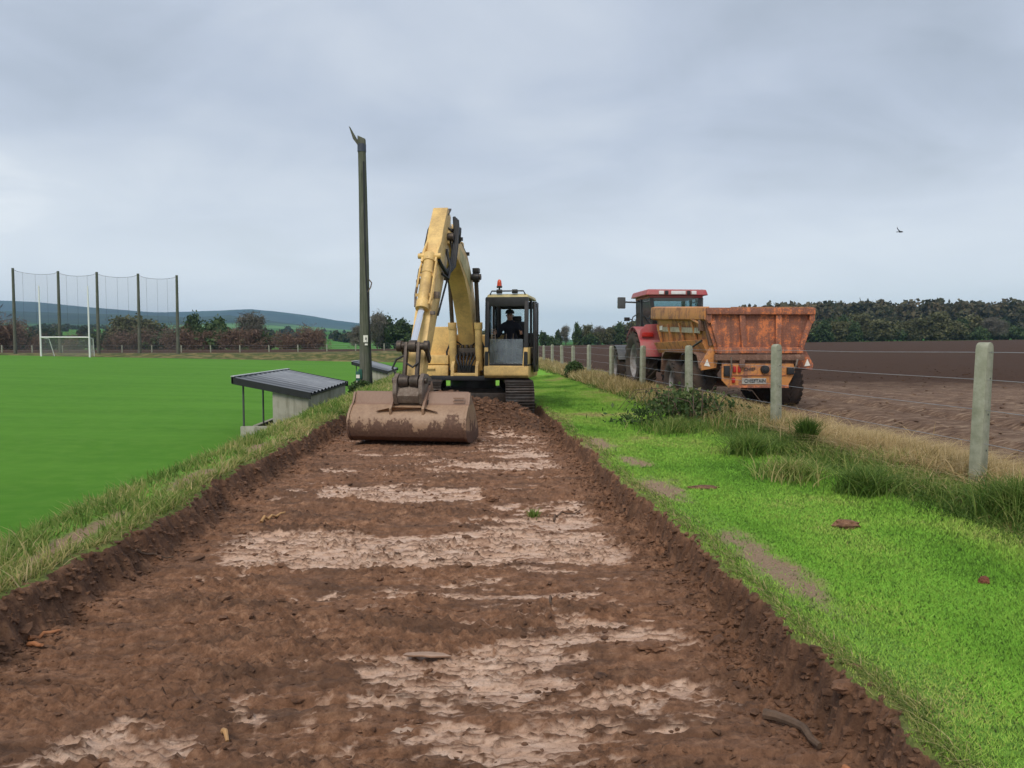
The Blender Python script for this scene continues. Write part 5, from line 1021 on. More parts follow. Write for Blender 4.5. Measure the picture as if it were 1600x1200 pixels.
# ================================================================ GRASS BLADES
def blades(name, P, H, W, mat, tint, segs=2, lean=0.35, curl=0.5, label=None, leandir=None):
    n = len(P); ang = rng.uniform(0, 2 * math.pi, n)
    sd_ = np.stack([np.cos(ang), np.sin(ang), np.zeros(n)], 1)
    la = rng.uniform(0, 2 * math.pi, n) if leandir is None else leandir + rng.normal(0, 0.9, n)
    ld = np.stack([np.cos(la), np.sin(la), np.zeros(n)], 1); lk = np.abs(rng.normal(lean, lean * 0.6, n))
    rows = []
    for s in range(segs + 1):
        t = s / segs; c = P + np.stack([np.zeros(n), np.zeros(n), H * t * (1 - 0.25 * np.minimum(lk, 1.5) * curl * t)], 1) + ld * (H * lk * (t * (1 - curl) + curl * t * t))[:, None]
        wd = W * (1 - t) ** 0.7
        rows += [c - sd_ * wd[:, None], c + sd_ * wd[:, None]] if s < segs else [c]
    k = 2 * segs + 1; V = np.stack(rows, 1).reshape(-1, 3); b = (np.arange(n) * k)[:, None]; F = []
    for s in range(segs - 1): F += [np.concatenate([b + 2 * s, b + 2 * s + 1, b + 2 * s + 3], 1), np.concatenate([b + 2 * s, b + 2 * s + 3, b + 2 * s + 2], 1)]
    F.append(np.concatenate([b + 2 * (segs - 1), b + 2 * (segs - 1) + 1, b + 2 * segs], 1))
    o = np_mesh(name, V, np.concatenate(F), mat, None, {'tint': np.repeat(tint, k)}, False)
    kind(o, 'stuff'); 
    if label: o['label'] = label; o['category'] = 'grass'
    return o
def scatter(n, x0, x1, y0, y1, dens=None, ypow=1.0):
    """n random points; nearer ground gets more of them (ypow > 1)"""
    x = rng.uniform(x0, x1, n); u = rng.uniform(0, 1, n)
    y = (y0 ** (1 - ypow) + u * (y1 ** (1 - ypow) - y0 ** (1 - ypow))) ** (1 / (1 - ypow)) if ypow != 1 else y0 * (y1 / y0) ** u
    if dens is not None:
        k = rng.uniform(0, 1, n) < dens(x, y); x, y = x[k], y[k]
    return x, y
def on_ground(x, y, dz=-0.004): return np.stack([x, y, ground(x, y) + dz], 1)
M_BLADE = leafy('lawn blades', [(0.0, (0.095, 0.250, 0.020)), (0.35, (0.235, 0.520, 0.05)), (0.7, (0.40, 0.68, 0.095)), (0.9, (0.52, 0.62, 0.15)), (1.0, (0.64, 0.54, 0.24))], trans=0.2, up=0.93)
M_ROUGHB = leafy('rough grass blades', [(0.0, (0.050, 0.095, 0.018)), (0.4, (0.130, 0.225, 0.042)), (0.65, (0.290, 0.350, 0.095)), (0.82, (0.48, 0.42, 0.17)), (1.0, (0.66, 0.53, 0.29))], trans=0.45)
M_DRY = leafy('dry grass stems', [(0.0, (0.16, 0.15, 0.045)), (0.4, (0.36, 0.27, 0.11)), (0.75, (0.55, 0.41, 0.20)), (1.0, (0.68, 0.55, 0.33))])
def edge_r(y): return 3.62 + 0.22 * fbm(y * 0.5, y * 0 + 9, 3, 141)
def lawn_d(x, y):
    t = trench_t(x, y); b = bare_mask(x, y)
    return np.where(t > 0.03, 0.0, 1.0) * (1 - 0.93 * b) * np.where(x > edge_r(y) + 0.15, 0.0, 1.0)
x, y = scatter(380000, 1.40, 4.0, 2.0, 32, lawn_d, 1.0)
tn = np.clip(0.52 + 0.85 * fbm(x * 0.7, y * 0.45, 3, 142) + 0.18 * fbm(x * 3, y * 3, 3, 152) + rng.normal(0, 0.09, len(x)) + 0.12 * np.exp(-((x - lipR(y)) / 0.25) ** 2), 0, 1)
hh = (0.012 + 0.014 * rng.random(len(x)) ** 2 + 0.014 * sst(2.9, 3.6, x)) * (1 + 0.35 * fbm(x * 1.3, y * 1.3, 2, 143)) * (1 + 0.02 * y)
tn = np.clip(tn, 0, 1); blades('lawn_grass', on_ground(x, y), hh, (0.0014 + 0.0005 * y) * (0.7 + 0.6 * rng.random(len(x))), M_BLADE, tn, 1, 0.6, 0.3, 'short bright green mown grass on the strip between trench and verge')
# shaggy grass on the left bank, straw in it
x, y = scatter(120000, -4.9, -2.25, 2.0, 60, lambda x, y: np.where(trench_t(x, y) > 0.05, 0.0, 1.0) * (1 - 0.85 * bare_mask(x, y)) * (0.35 + 0.65 * sst(-0.25, 0.2, fbm(x * 1.5, y * 1.0, 3, 145))), 1.0)
tn = np.clip(0.58 + 0.45 * fbm(x * 0.9, y * 0.7, 3, 146) + rng.normal(0, 0.15, len(x)) + 0.15 * np.exp(-((x - lipL(y)) / 0.3) ** 2), 0, 1)
hh = (0.05 + 0.09 * rng.random(len(x)) ** 2) * (1 + 0.9 * np.clip(fbm(x * 1.1, y * 0.8, 3, 147), -0.6, 1)) * (1 + 0.012 * y)
blades('bank_grass', on_ground(x, y), hh, (0.003 + 0.0006 * y) * (0.7 + 0.6 * rng.random(len(x))), M_ROUGHB, tn, 2, 0.7, 0.6, 'shaggy yellow green grass along the bank left of the trench')
# rough verge below the fence
def verge_d(x, y): return sst(-0.05, 0.25, x - edge_r(y)) * (1 - sst(5.2, 6.1, x)) * (0.45 + 0.55 * sst(-0.2, 0.2, fbm(x * 0.9, y * 0.9, 3, 148)))
x, y = scatter(170000, 3.4, 6.1, 3.6, 60, verge_d, 1.0)
cl_ = fbm(x * 1.0, y * 0.8, 3, 149); gu = 0.12 * sst(4.4, 5.3, x)
tn = np.clip(0.42 + 0.55 * cl_ + rng.normal(0, 0.17, len(x)) + gu * 2.2, 0, 1)
hh = (0.06 + 0.19 * rng.random(len(x)) ** 1.6) * (0.8 + 0.9 * np.clip(cl_ + 0.2, 0, 1)) * sst(-0.1, 0.7, x - edge_r(y) + 0.05) * (1 - 0.75 * np.exp(-((x - 4.6) / 0.45) ** 2 - ((y - 6.0) / 0.9) ** 2)) * (0.65 + 0.35 * sst(9, 13, y)) + 0.03
blades('verge_grass', on_ground(x, y), hh, (0.0035 + 0.0006 * y) * (0.7 + 0.6 * rng.random(len(x))), M_ROUGHB, tn, 2, 0.85, 0.7, 'long tangled green grass on the verge below the concrete posts')
# dry straw: tall pale stems by the posts, flattened mats towards the field
pxs, pys = [], []
for cx, cy, sx_, sy_, n in ((4.75, 14.6, 0.30, 0.9, 3800), (4.9, 13.2, 0.35, 0.8, 3200), (4.7, 19.5, 0.3, 1.0, 2600), (4.5, 24, 0.35, 2.2, 3600), (4.4, 32, 0.4, 4, 4200), (4.4, 42, 0.5, 6, 4200), (4.15, 13.4, 0.45, 1.2, 1800), (4.3, 16.5, 0.4, 1.0, 1500), (5.2, 7.3, 0.30, 0.5, 1200), (5.3, 8.2, 0.35, 0.8, 2200), (4.95, 11.5, 0.25, 0.9, 1600), (5.6, 6.0, 0.3, 1.0, 1400), (4.1, 21, 0.3, 1.0, 1200), (3.9, 27, 0.3, 2.0, 1500)):
    pxs.append(rng.normal(cx, sx_, n)); pys.append(rng.normal(cy, sy_, n))
x = np.concatenate(pxs); y = np.concatenate(pys); k = (x > 3.8) & (y > 3); x, y = x[k], y[k]
hh = (0.20 + 0.45 * rng.random(len(x)) ** 1.3) * np.interp(y, [5, 10, 13, 40], [0.5, 0.55, 0.60, 0.75])
blades('dry_grass', on_ground(x, y), hh, (0.0022 + 0.00042 * y) * (0.6 + 0.6 * rng.random(len(x))), M_DRY, rng.random(len(x)), 3, 0.55, 0.7, 'tall pale dry grass stems standing along the fence line')
x = np.concatenate([rng.normal(5.3, 0.42, 17000), rng.normal(5.6, 0.5, 7000)]); y = np.concatenate([rng.normal(9.0, 1.3, 17000), rng.uniform(4, 16, 7000)]); k = (x > 4.45) & (y > 3.5); x, y = x[k], y[k]
pp = on_ground(x, y); pp[:, 2] += 0.02 + 0.05 * rng.random(len(x))
blades('straw_mat', pp, 0.10 + 0.16 * rng.random(len(x)), 0.003 + 0.0003 * y, M_DRY, np.clip(0.45 + 0.5 * rng.random(len(x)), 0, 1), 2, 2.6, 0.8, 'flattened golden straw lying between fence and tilled soil')
# roots and dead grass hanging over the trench lips
def lip_fringe(f, sgn, n):
    y = 2.2 * (16 / 2.2) ** rng.random(n); x = f(y) + sgn * (0.02 + np.abs(rng.normal(0, 0.06, n)))
    return x, y
xa, ya = lip_fringe(lipL, -1, 8000); xb, yb = lip_fringe(lipR, 1, 6000)
x = np.concatenate([xa, xb]); y = np.concatenate([ya, yb]); ld_ = np.concatenate([np.zeros(len(xa)), np.full(len(xb), math.pi)])
blades('lip_grass', on_ground(x, y), 0.025 + 0.045 * rng.random(len(x)) ** 2, 0.0016 + 0.0004 * y, M_ROUGHB, np.clip(rng.normal(0.60, 0.25, len(x)), 0, 1), 2, 1.2, 0.8, 'ragged grass fringe overhanging both edges of the trench', ld_)

# ================================================================ CLODS AND SMALL LITTER
def clods(name, P, S, mat, squash=0.6, label=None, sub=1, jit=0.30):
    bm = bmesh.new(); bmesh.ops.create_icosphere(bm, subdivisions=sub, radius=1.0); bv = np.array([v.co[:] for v in bm.verts]); bf = np.array([[v.index for v in f.verts] for f in bm.faces]); bm.free()
    n = len(P); J = bv[None] * (1 + rng.normal(0, jit, (n, len(bv), 1))); sc = np.stack([0.9 + 0.9 * rng.random(n), 0.6 + 0.5 * rng.random(n), squash * (0.6 + 0.7 * rng.random(n))], 1)
    J = J * sc[:, None, :] * S[:, None, None]; an = rng.normal(0, 0.7, n); C_, S_ = np.cos(an)[:, None], np.sin(an)[:, None]
    J = np.stack([J[..., 0] * C_ - J[..., 1] * S_, J[..., 0] * S_ + J[..., 1] * C_, J[..., 2]], -1) + P[:, None, :]
    F = (bf[None] + (np.arange(n) * len(bv))[:, None, None]).reshape(-1, 3)
    zero = np.zeros(n * len(bv)); o = np_mesh(name, J.reshape(-1, 3), F, mat, None, {'wet': zero, 'turf': zero, 'bare': zero, 'edge': zero, 'dark_soil': zero + 0.4}, False)
    if label: o['label'] = label; o['category'] = 'soil'
    return o
x, y = scatter(10000, -2.5, 1.55, 2.3, 15, lambda x, y: (1 - 0.8 * wet_mask(x, y)) * np.where(trench_t(x, y) > 0.3, 1, 0) * (0.25 + 0.75 * sst(-0.1, 0.35, fbm(x * 1.4, y * 2.0, 3, 161))), 1.0)
y_ = 2.2 * 6.5 ** rng.random(2600); ex = lipL(y_) + 0.08 + np.abs(rng.normal(0, 0.16, 2600))
ey = 2.2 * 6.5 ** rng.random(2600); ex2 = lipR(ey) - 0.08 - np.abs(rng.normal(0, 0.15, 2600))
x = np.concatenate([x, ex, ex2]); y = np.concatenate([y, y_, ey]); s = 0.004 + 0.014 * rng.random(len(x)) ** 3 + 0.0014 * y * rng.random(len(x))
o = clods('soil_crumbs', on_ground(x, y, 0.0), s, M_SOIL, 0.6, 'loose brown soil crumbs scattered over the trench floor', 0); kind(o, 'stuff')
k = rng.random(len(x)) < 0.085; s = 0.012 + 0.030 * rng.random(k.sum()) ** 3
o = clods('soil_lumps', on_ground(x[k], y[k], 0.0), s, M_SOIL, 0.5, 'knobbly brown lumps of soil strewn along the trench', 1, 0.22); kind(o, 'stuff')
ya = 2.2 * 6.5 ** rng.random(1500); yb = 2.2 * 6.5 ** rng.random(1500); xx = np.concatenate([lipL(ya) + rng.normal(0.04, 0.035, 1500), lipR(yb) - rng.normal(0.04, 0.035, 1500)]); yy = np.concatenate([ya, yb])
o = clods('lip_clods', on_ground(xx, yy, -0.01), 0.006 + 0.020 * rng.random(3000) ** 3, M_SOIL, 0.8, 'crumbling clods along the cut edges of the trench', 1, 0.25); kind(o, 'stuff')
hx = rng.normal(0.0, 0.75, 2200); hy = rng.normal(14.0, 0.5, 2200); s = 0.012 + 0.035 * rng.random(2200) ** 3
k = (hx > -2) & (hx < 1.45); o = clods('heap_clods', on_ground(hx[k], hy[k], 0.0), s[k], M_SOIL, 0.7, 'dark loose clods on the soil heap under the excavator', 0); kind(o, 'stuff')
x = rng.uniform(5.6, 30, 2600) ; y = 5 * 9 ** rng.random(2600); s = 0.010 + 0.035 * rng.random(2600) ** 3
o = clods('field_clods', np.stack([x, y, ground(x, y, False) + 0.01], 1), s, M_TILL, 0.6, 'clods of brown earth strewn on the tilled field', 0); kind(o, 'stuff')
def lump(name, label, cat, x, y, s, sq, mat, seed, flat=(1, 1)):
    r2 = np.random.default_rng(seed); bm = bmesh.new(); bmesh.ops.create_icosphere(bm, subdivisions=3, radius=1.0)
    for v in bm.verts:
        c_ = v.co; k_ = 1 + 0.30 * float(fbm(np.array([c_.x * 1.6 + seed]), np.array([c_.y * 1.6 + c_.z * 2.1]), 3, seed)[0]) + 0.08 * r2.normal(); v.co = Vector((c_.x * s * flat[0] * k_, c_.y * s * flat[1] * k_, c_.z * s * sq * k_))
    me = bpy.data.meshes.new(name); bm.to_mesh(me); bm.free(); me.materials.append(mat); o = bpy.data.objects.new(name, me); COL.objects.link(o); o.location = (x, y, G1(x, y) + s * sq * 0.35)
    for an in ('wet', 'turf', 'bare', 'dark_soil', 'edge'): me.attributes.new(an, 'FLOAT', 'POINT')
    return tag(o, label, cat)
def gp(px, py, Hc):   # photo pixel on a level Hc below the eye -> plan position
    th = math.atan((px - 800) / 1155.0); ds = 1155 * Hc / (py - 537.0) / math.cos(th); return (ds * math.sin(th + R(3.22)), ds * math.cos(th + R(3.22)))
lump('soil_clod', 'dark clod of soil lying on the bright lawn below the verge', 'clod', *gp(1328, 822, 1.38), 0.075, 0.55, M_SOIL, 3, (1.3, 1))
lump('soil_clod', 'flat strip of dark soil lying on the lawn farther from the camera', 'clod', *gp(1103, 764, 1.38), 0.09, 0.25, M_SOIL, 4, (1.6, 0.8))
lump('soil_clod', 'rounded dark clod at the foot of the right trench wall', 'clod', *gp(1096, 962, 1.62), 0.07, 0.6, M_SOIL, 5)
lump('soil_clod', 'dark clod on the trench floor near the middle of the track', 'clod', *gp(768, 780, 1.62), 0.07, 0.6, M_SOIL, 6)
lump('soil_clod', 'brown clod on the trench floor right of the lifted slab', 'clod', *gp(1022, 1020, 1.62), 0.055, 0.55, M_SOIL, 8, (1.4, 1))
lump('soil_clod', 'small red brown clod lying alone on the lawn at right', 'clod', *gp(1549, 912, 1.38), 0.03, 0.9, plain('red clod', (0.16, 0.055, 0.03), 0.9), 9)
M_STONE = plain('mudstone', (0.20, 0.135, 0.105), 0.8, 0, 0.3, 9, 0.4)
lump('stone', 'flat grey brown stone lodged in the right trench wall near the camera', 'stone', *gp(1335, 1115, 1.50), 0.045, 0.6, M_SOIL, 12, (1.4, 1))
lump('stone', 'pale rounded stone half sunk in the trench floor at front', 'stone', *gp(628, 1143, 1.62), 0.06, 0.35, plain('pale stone', (0.42, 0.29, 0.21), 0.6, 0, 0.2, 9, 0.3), 13, (1.1, 0.9))
# lifted slab of clay
sx_, sy_ = gp(662, 1026, 1.60); m = MB(); 
tp_ = [(-0.17, -0.02, 0.035), (-0.10, -0.055, 0.045), (-0.03, -0.045, 0.04), (0.05, -0.06, 0.036), (0.13, -0.03, 0.022), (0.20, 0.0, 0.006), (0.13, 0.06, 0.004), (0.02, 0.09, 0.002), (-0.09, 0.07, 0.010), (-0.15, 0.05, 0.015)]
n_ = len(tp_); m.add(tp_ + [(p_[0] * 0.93, p_[1] * 0.9, p_[2] - 0.018) for p_ in tp_], [tuple(range(n_)), tuple(range(2 * n_ - 1, n_ - 1, -1))] + [(i, n_ + i, n_ + (i + 1) % n_, (i + 1) % n_) for i in range(n_)])
m.v = [(v_[0] * 0.7, v_[1] * 0.8, v_[2] * 0.7) for v_ in m.v]; o = m.build('clay_slab', plain('pale clay', (0.40, 0.26, 0.18), 0.55, 0, 0.3, 14, 0.5), None, 0.006); o.location = (sx_, sy_, G1(sx_, sy_) + 0.03); tag(o, 'thin lifted slab of clay curling up from the trench floor', 'clay slab')
# sticks and roots
M_STICK = plain('bark', (0.105, 0.065, 0.042), 0.85, 0, 0.4, 18, 0.5); M_PALE = plain('split wood', (0.42, 0.24, 0.10), 0.7, 0, 0.25, 12, 0.2); M_ROOT = plain('orange root', (0.36, 0.15, 0.065), 0.8, 0, 0.3, 12, 0.3)
def stick(label, p, q, Hc, r, mat, name='stick', bend=0.06, n=7, lift=0.012):
    A_, B_ = gp(*p, Hc), gp(*q, Hc); L = math.hypot(B_[0] - A_[0], B_[1] - A_[1]); nxv = (-(B_[1] - A_[1]) / L, (B_[0] - A_[0]) / L); P_ = []
    for i in range(n):
        t = i / (n - 1); b_ = bend * L * math.sin(t * 4.2) ; x_ = lerp(A_[0], B_[0], t) + nxv[0] * b_; y_ = lerp(A_[1], B_[1], t) + nxv[1] * b_; P_.append(Vector((x_, y_, G1(x_, y_) + lift + r)))
    zz2 = [p_.z for p_ in P_]; 
    for i in range(1, n - 1): P_[i].z = max(P_[i].z, (zz2[0] * (n - 1 - i) + zz2[-1] * i) / (n - 1) - 0.02)
    b0_ = P_[0].copy(); o = MB(); o.tube([p_ - b0_ for p_ in P_], [r * (1 - 0.45 * i / (n - 1)) for i in range(n)], 8); o = o.build(name, mat, None); o.location = b0_; return tag(o, label, name)
stick('thick dark root lying on the soil near the right trench wall', (1205, 1116), (1300, 1168), 1.58, 0.024, M_STICK, 'root', 0.08)
stick('pale chip of split wood on the dark soil at front', (337, 1143), (343, 1160), 1.60, 0.013, M_PALE, 'stick', 0.0, 3)
stick('orange brown root at the foot of the left trench wall', (30, 996), (80, 984), 1.60, 0.014, M_ROOT, 'root', 0.06)
stick('short orange root stub below the left trench wall', (30, 1000), (52, 1012), 1.60, 0.015, M_ROOT, 'root', 0.03, 4)
stick('pale thin stick lying on the soil left of the wet band', (404, 813), (440, 801), 1.60, 0.016, M_PALE, 'stick', 0.04)
stick('thin dark twig beside the grass tuft on the trench floor', (866, 807), (902, 792), 1.60, 0.010, M_STICK, 'twig', 0.1)
stick('brown twig standing askew in the middle of the trench floor', (862, 946), (876, 926), 1.60, 0.009, M_STICK, 'twig', 0.1)
stick('thin dark root along the left trench wall foot', (205, 880), (262, 865), 1.58, 0.010, M_STICK, 'root', 0.08)
stick('splintered orange root end in the near right corner of the trench', (1335, 1170), (1352, 1192), 1.52, 0.014, M_ROOT, 'root', 0.1, 5)

# ---- individual tussocks and the bramble
def tussock(label, x, y, n, spread, h, lo, hi, name='grass_tussock', cat='tussock', mat=None, lean=0.8):
    rr = np.abs(rng.normal(0, spread, n)); an = rng.uniform(0, 6.28, n); xx = x + rr * np.cos(an); yy = y + rr * np.sin(an)
    st0 = len(COL.objects); P_ = on_ground(xx, yy); z0 = G1(x, y); P_ = P_ - np.array([x, y, z0])
    o = blades(name, P_, h * (0.6 + 0.5 * rng.random(n)), (0.003 + 0.00055 * y) * (0.7 + 0.6 * rng.random(n)), mat or M_ROUGHB, np.clip(rng.uniform(lo, hi, n), 0, 1), 4, lean, 0.85)
    del o['kind']; o.location = (x, y, z0); return tag(o, label, cat)
tussock('small bright tuft of grass left on the trench floor', *gp(833, 803, 1.60), 160, 0.025, 0.10, 0.35, 0.65, 'grass_tuft', 'grass tuft', None, 0.5)
tussock('dark arching grass tussock nearest the second post, on the lawn edge', *gp(1172, 702, 1.30), 700, 0.14, 0.34, 0.15, 0.65)
tussock('low dark grass tussock midway between the two nearest posts', *gp(1355, 760, 1.30), 800, 0.13, 0.30, 0.1, 0.6)
tussock('upright dark brown sedge clump between the two nearest posts', *gp(1262, 690, 1.25), 700, 0.055, 0.40, 0.0, 0.35, lean=0.35)
tussock('broad brownish tussock below the sedge clump', *gp(1240, 735, 1.30), 700, 0.20, 0.26, 0.35, 0.9)
tussock('large dark tussock right of the nearest tall post', *gp(1598, 790, 1.25), 900, 0.16, 0.34, 0.1, 0.7)
def leafball(n, rad, lsz, seed, squash=1.0):
    r2 = np.random.default_rng(seed); v = r2.normal(size=(n, 3)); v /= np.linalg.norm(v, axis=1)[:, None]; c = v * (r2.random(n) ** 0.4)[:, None] * np.array(rad); c[:, 2] *= squash
    return c, quads(c, lsz, r2)
def quads(c, lsz, r2, ratio=0.6):
    n = len(c); u = r2.normal(size=(n, 3)); u /= np.linalg.norm(u, axis=1)[:, None]; w_ = r2.normal(size=(n, 3)); w_ = np.cross(u, w_); w_ /= np.linalg.norm(w_, axis=1)[:, None]
    s = (lsz * (0.6 + 0.8 * r2.random(n)))[:, None]
    return np.stack([c - u * s, c + w_ * s * ratio, c + u * s, c - w_ * s * ratio], 1).reshape(-1, 3)
M_BRAM = leafy('bramble leaves', [(0.0, (0.028, 0.055, 0.018)), (0.5, (0.075, 0.125, 0.038)), (0.85, (0.15, 0.20, 0.07)), (1.0, (0.28, 0.27, 0.12))])
tussock('pale dry grass tuft growing up through the bramble bush', *gp(1105, 640, 1.30), 900, 0.40, 0.42, 0.55, 1.0, 'dry_grass_tuft', 'grass tuft', None, 0.5)
tussock('green grass tuft at the lawn side of the bramble bush', *gp(1060, 668, 1.32), 900, 0.35, 0.28, 0.25, 0.75)
bxy = gp(1075, 655, 1.30); BR_ = thing('bramble_bush', 'low dark green bramble bush sprawling at the lawn edge before the trailer', 'bush', (bxy[0], bxy[1], G1(*bxy)))
cs = []
for k in range(22):
    cx_, cy_ = rng.normal(0, 0.55), rng.normal(0, 0.45); n = 105; cc_ = rng.normal(0, 1, (n, 3)) * np.array([0.22, 0.20, 0.10]) + np.array([cx_, cy_, max(0.05, 0.42 - 0.34 * (cx_ ** 2 / 0.55 + cy_ ** 2 / 0.5))]); cs.append(cc_)
cs = np.concatenate(cs); cs = cs[cs[:, 2] > -0.05]; V_ = quads(cs, 0.040, rng); np_mesh('foliage', V_, np.arange(len(V_)).reshape(-1, 4), M_BRAM, BR_, {'tint': np.repeat(np.clip(rng.normal(0.45, 0.22, len(cs)) + 0.3 * (cs[:, 2] - 0.3), 0, 1), 4)}, False)
m = MB()
for k in range(26):
    a0 = rng.uniform(0, 6.28); L = rng.uniform(0.5, 1.0); x0_, y0_ = rng.normal(0, 0.3), rng.normal(0, 0.25); m.tube([(x0_, y0_, 0.0), (x0_ + 0.3 * L * math.cos(a0), y0_ + 0.3 * L * math.sin(a0), 0.45 * L + 0.2), (x0_ + 0.7 * L * math.cos(a0), y0_ + 0.7 * L * math.sin(a0), 0.50 * L + 0.12), (x0_ + 1.0 * L * math.cos(a0), y0_ + 1.0 * L * math.sin(a0), 0.25 * L)], [0.008, 0.007, 0.006, 0.003], 5)
m.build('canes', plain('bramble cane', (0.11, 0.07, 0.05), 0.8), BR_)
def shrublet(label, x, y, n, rad, lo, hi, name='nettle_plant', cat='weeds', lsz=0.05):
    c, V_ = leafball(n, rad, lsz, int(x * 97 + y * 13) % 999, 1.0); V_ = quads(c, lsz, rng); V_[:, 2] += rad[2] * 0.7
    o = np_mesh(name, V_, np.arange(len(V_)).reshape(-1, 4), M_BRAM, None, {'tint': np.repeat(rng.uniform(lo, hi, len(c)), 4)}, False); o.location = (x, y, G1(x, y)); return tag(o, label, cat)
shrublet('dark ivy and weeds around the foot of the timber pole', -3.45, 23.6, 900, (0.42, 0.3, 0.28), 0.0, 0.7, 'ivy', 'ivy')
shrublet('dark green nettle clump behind the excavator cab on the verge', 4.1, 29.0, 1400, (0.40, 0.45, 0.40), 0.0, 0.6)
shrublet('low weed clump at the bank edge before the nearer dugout', -4.15, 14.2, 420, (0.20, 0.2, 0.13), 0.0, 0.5)

# ================================================================ TREES, HEDGES, WOOD
def crown(seed, H, Rr, n, lsz, clumps=16, base=0.25, twig=False, dens=1.0):
    r2 = np.random.default_rng(seed); C_ = []
    for k in range(clumps):
        while True:
            p = r2.uniform(-1, 1, 3)
            if (p ** 2).sum() < 1: break
        C_.append([p[0] * Rr * 0.75, p[1] * Rr * 0.75, H * (base + (1 - base) * (0.46 + 0.46 * p[2]))])
    C_ = np.array(C_); sz = r2.uniform(0.22, 0.42, clumps) * Rr
    i = r2.integers(0, clumps, n); c = C_[i] + r2.normal(0, 1, (n, 3)) * sz[i][:, None] * np.array([0.62, 0.62, 0.5]); c = c[c[:, 2] > 0.05]
    i = i[:len(c)]; n = len(c)
    V_ = quads(c, lsz, r2, 0.10 if twig else 0.65); cl_t = r2.normal(0, 0.16, clumps)
    tint = np.clip(0.45 + cl_t[i] + r2.normal(0, 0.12, n), 0, 1)
    return V_, np.repeat(tint, 4), C_
def trunk(H, Rr, C_, r0, seed):
    r2 = np.random.default_rng(seed); m = MB(); m.tube([(0, 0, -0.3), (0.02 * H, 0, H * 0.25), (0, 0.02 * H, H * 0.55), (0.02 * H, 0, H * 0.85)], [r0, r0 * 0.75, r0 * 0.5, r0 * 0.2], 7)
    for c in C_[::2]: m.tube([(0.01 * H, 0, H * r2.uniform(0.2, 0.45)), (c[0] * 0.55, c[1] * 0.55, c[2] * 0.75), tuple(c)], [r0 * 0.45, r0 * 0.28, r0 * 0.08], 5)
    return m
M_TG = leafy('green tree leaves', [(0.0, (0.022, 0.042, 0.017)), (0.5, (0.060, 0.100, 0.038)), (1.0, (0.13, 0.18, 0.065))], 0.7, 0.2)
M_TO = leafy('olive tree leaves', [(0.0, (0.050, 0.056, 0.028)), (0.5, (0.115, 0.120, 0.056)), (1.0, (0.21, 0.20, 0.09))], 0.7, 0.2)
M_TR = leafy('russet hedge twigs', [(0.0, (0.090, 0.050, 0.036)), (0.5, (0.180, 0.115, 0.085)), (1.0, (0.29, 0.21, 0.15))], 0.8, 0.1)
M_TB = leafy('bare grey twigs', [(0.0, (0.085, 0.080, 0.066)), (0.5, (0.160, 0.150, 0.120)), (1.0, (0.26, 0.24, 0.19))], 0.8, 0.1)
M_BARK = plain('tree bark', (0.060, 0.052, 0.042), 0.9, 0, 0.3, 4, 0.4)
KINDS = {}
def variant(key, mat, H, Rr, n, lsz, clumps, base, twig, r0, seed):
    V_, t_, C_ = crown(seed, H, Rr, n, lsz, clumps, base, twig)
    o = np_mesh('crown', V_, np.arange(len(V_)).reshape(-1, 4), mat, None, {'tint': t_}, False); cm_ = o.data; bpy.data.objects.remove(o)
    o = trunk(H, Rr, C_, r0, seed).build('trunk', M_BARK, None); tm_ = o.data; bpy.data.objects.remove(o); KINDS.setdefault(key, []).append((cm_, tm_, H, V_, t_))
for s_ in range(3):
    variant('green', M_TG, 7.5, 3.3, 4200, 0.36, 24, 0.0, False, 0.28, 200 + s_); variant('olive', M_TO, 7.5, 3.6, 4200, 0.36, 24, 0.0, False, 0.28, 210 + s_)
    variant('bare', M_TB, 7.5, 3.0, 3600, 0.50, 22, 0.22, True, 0.22, 220 + s_)
    variant('russet', M_TR, 4.0, 3.2, 3800, 0.38, 18, 0.02, True, 0.14, 230 + s_); variant('bush', M_TG, 3.2, 2.4, 2000, 0.28, 14, 0.02, False, 0.14, 240 + s_)
NAMES = {'green': 'evergreen_tree', 'olive': 'autumn_tree', 'bare': 'bare_tree', 'russet': 'russet_bush', 'bush': 'green_bush'}
def tree(key, px, Y, hpx, label, group, wide=1.0, z=None):
    """px: where its foot stands in plan seen from the gate; hpx: height as a share of the view at that distance"""
    cm_, tm_, H, _, _ = random.choice(KINDS[key]); X = PX(px, Y); s = hpx * Y / 1155.0 / H
    zz2 = (G1(X, Y) if Y < 138 else float(terrain(np.array([X]), np.array([float(Y)]))[0])) if z is None else z
    t_ = thing(NAMES[key], label, 'tree' if 'tree' in NAMES[key] else 'bush', (X, Y, zz2 - 0.1), random.uniform(0, 6.28), group); t_.scale = (s * wide, s * wide, s)
    t_['ranked'] = 1
    for nm, me in (('trunk', tm_), ('crown', cm_)): o = bpy.data.objects.new(nm, me); COL.objects.link(o); o.parent = t_
    return t_
LB = {'russet': 'russet bush in the hedge beyond pitch', 'green': 'dark evergreen in the hedge beyond pitch', 'bare': 'thin bare tree in hedge beyond pitch', 'bush': 'low dark green bush beyond pitch', 'olive': 'dull olive tree in hedge beyond pitch'}
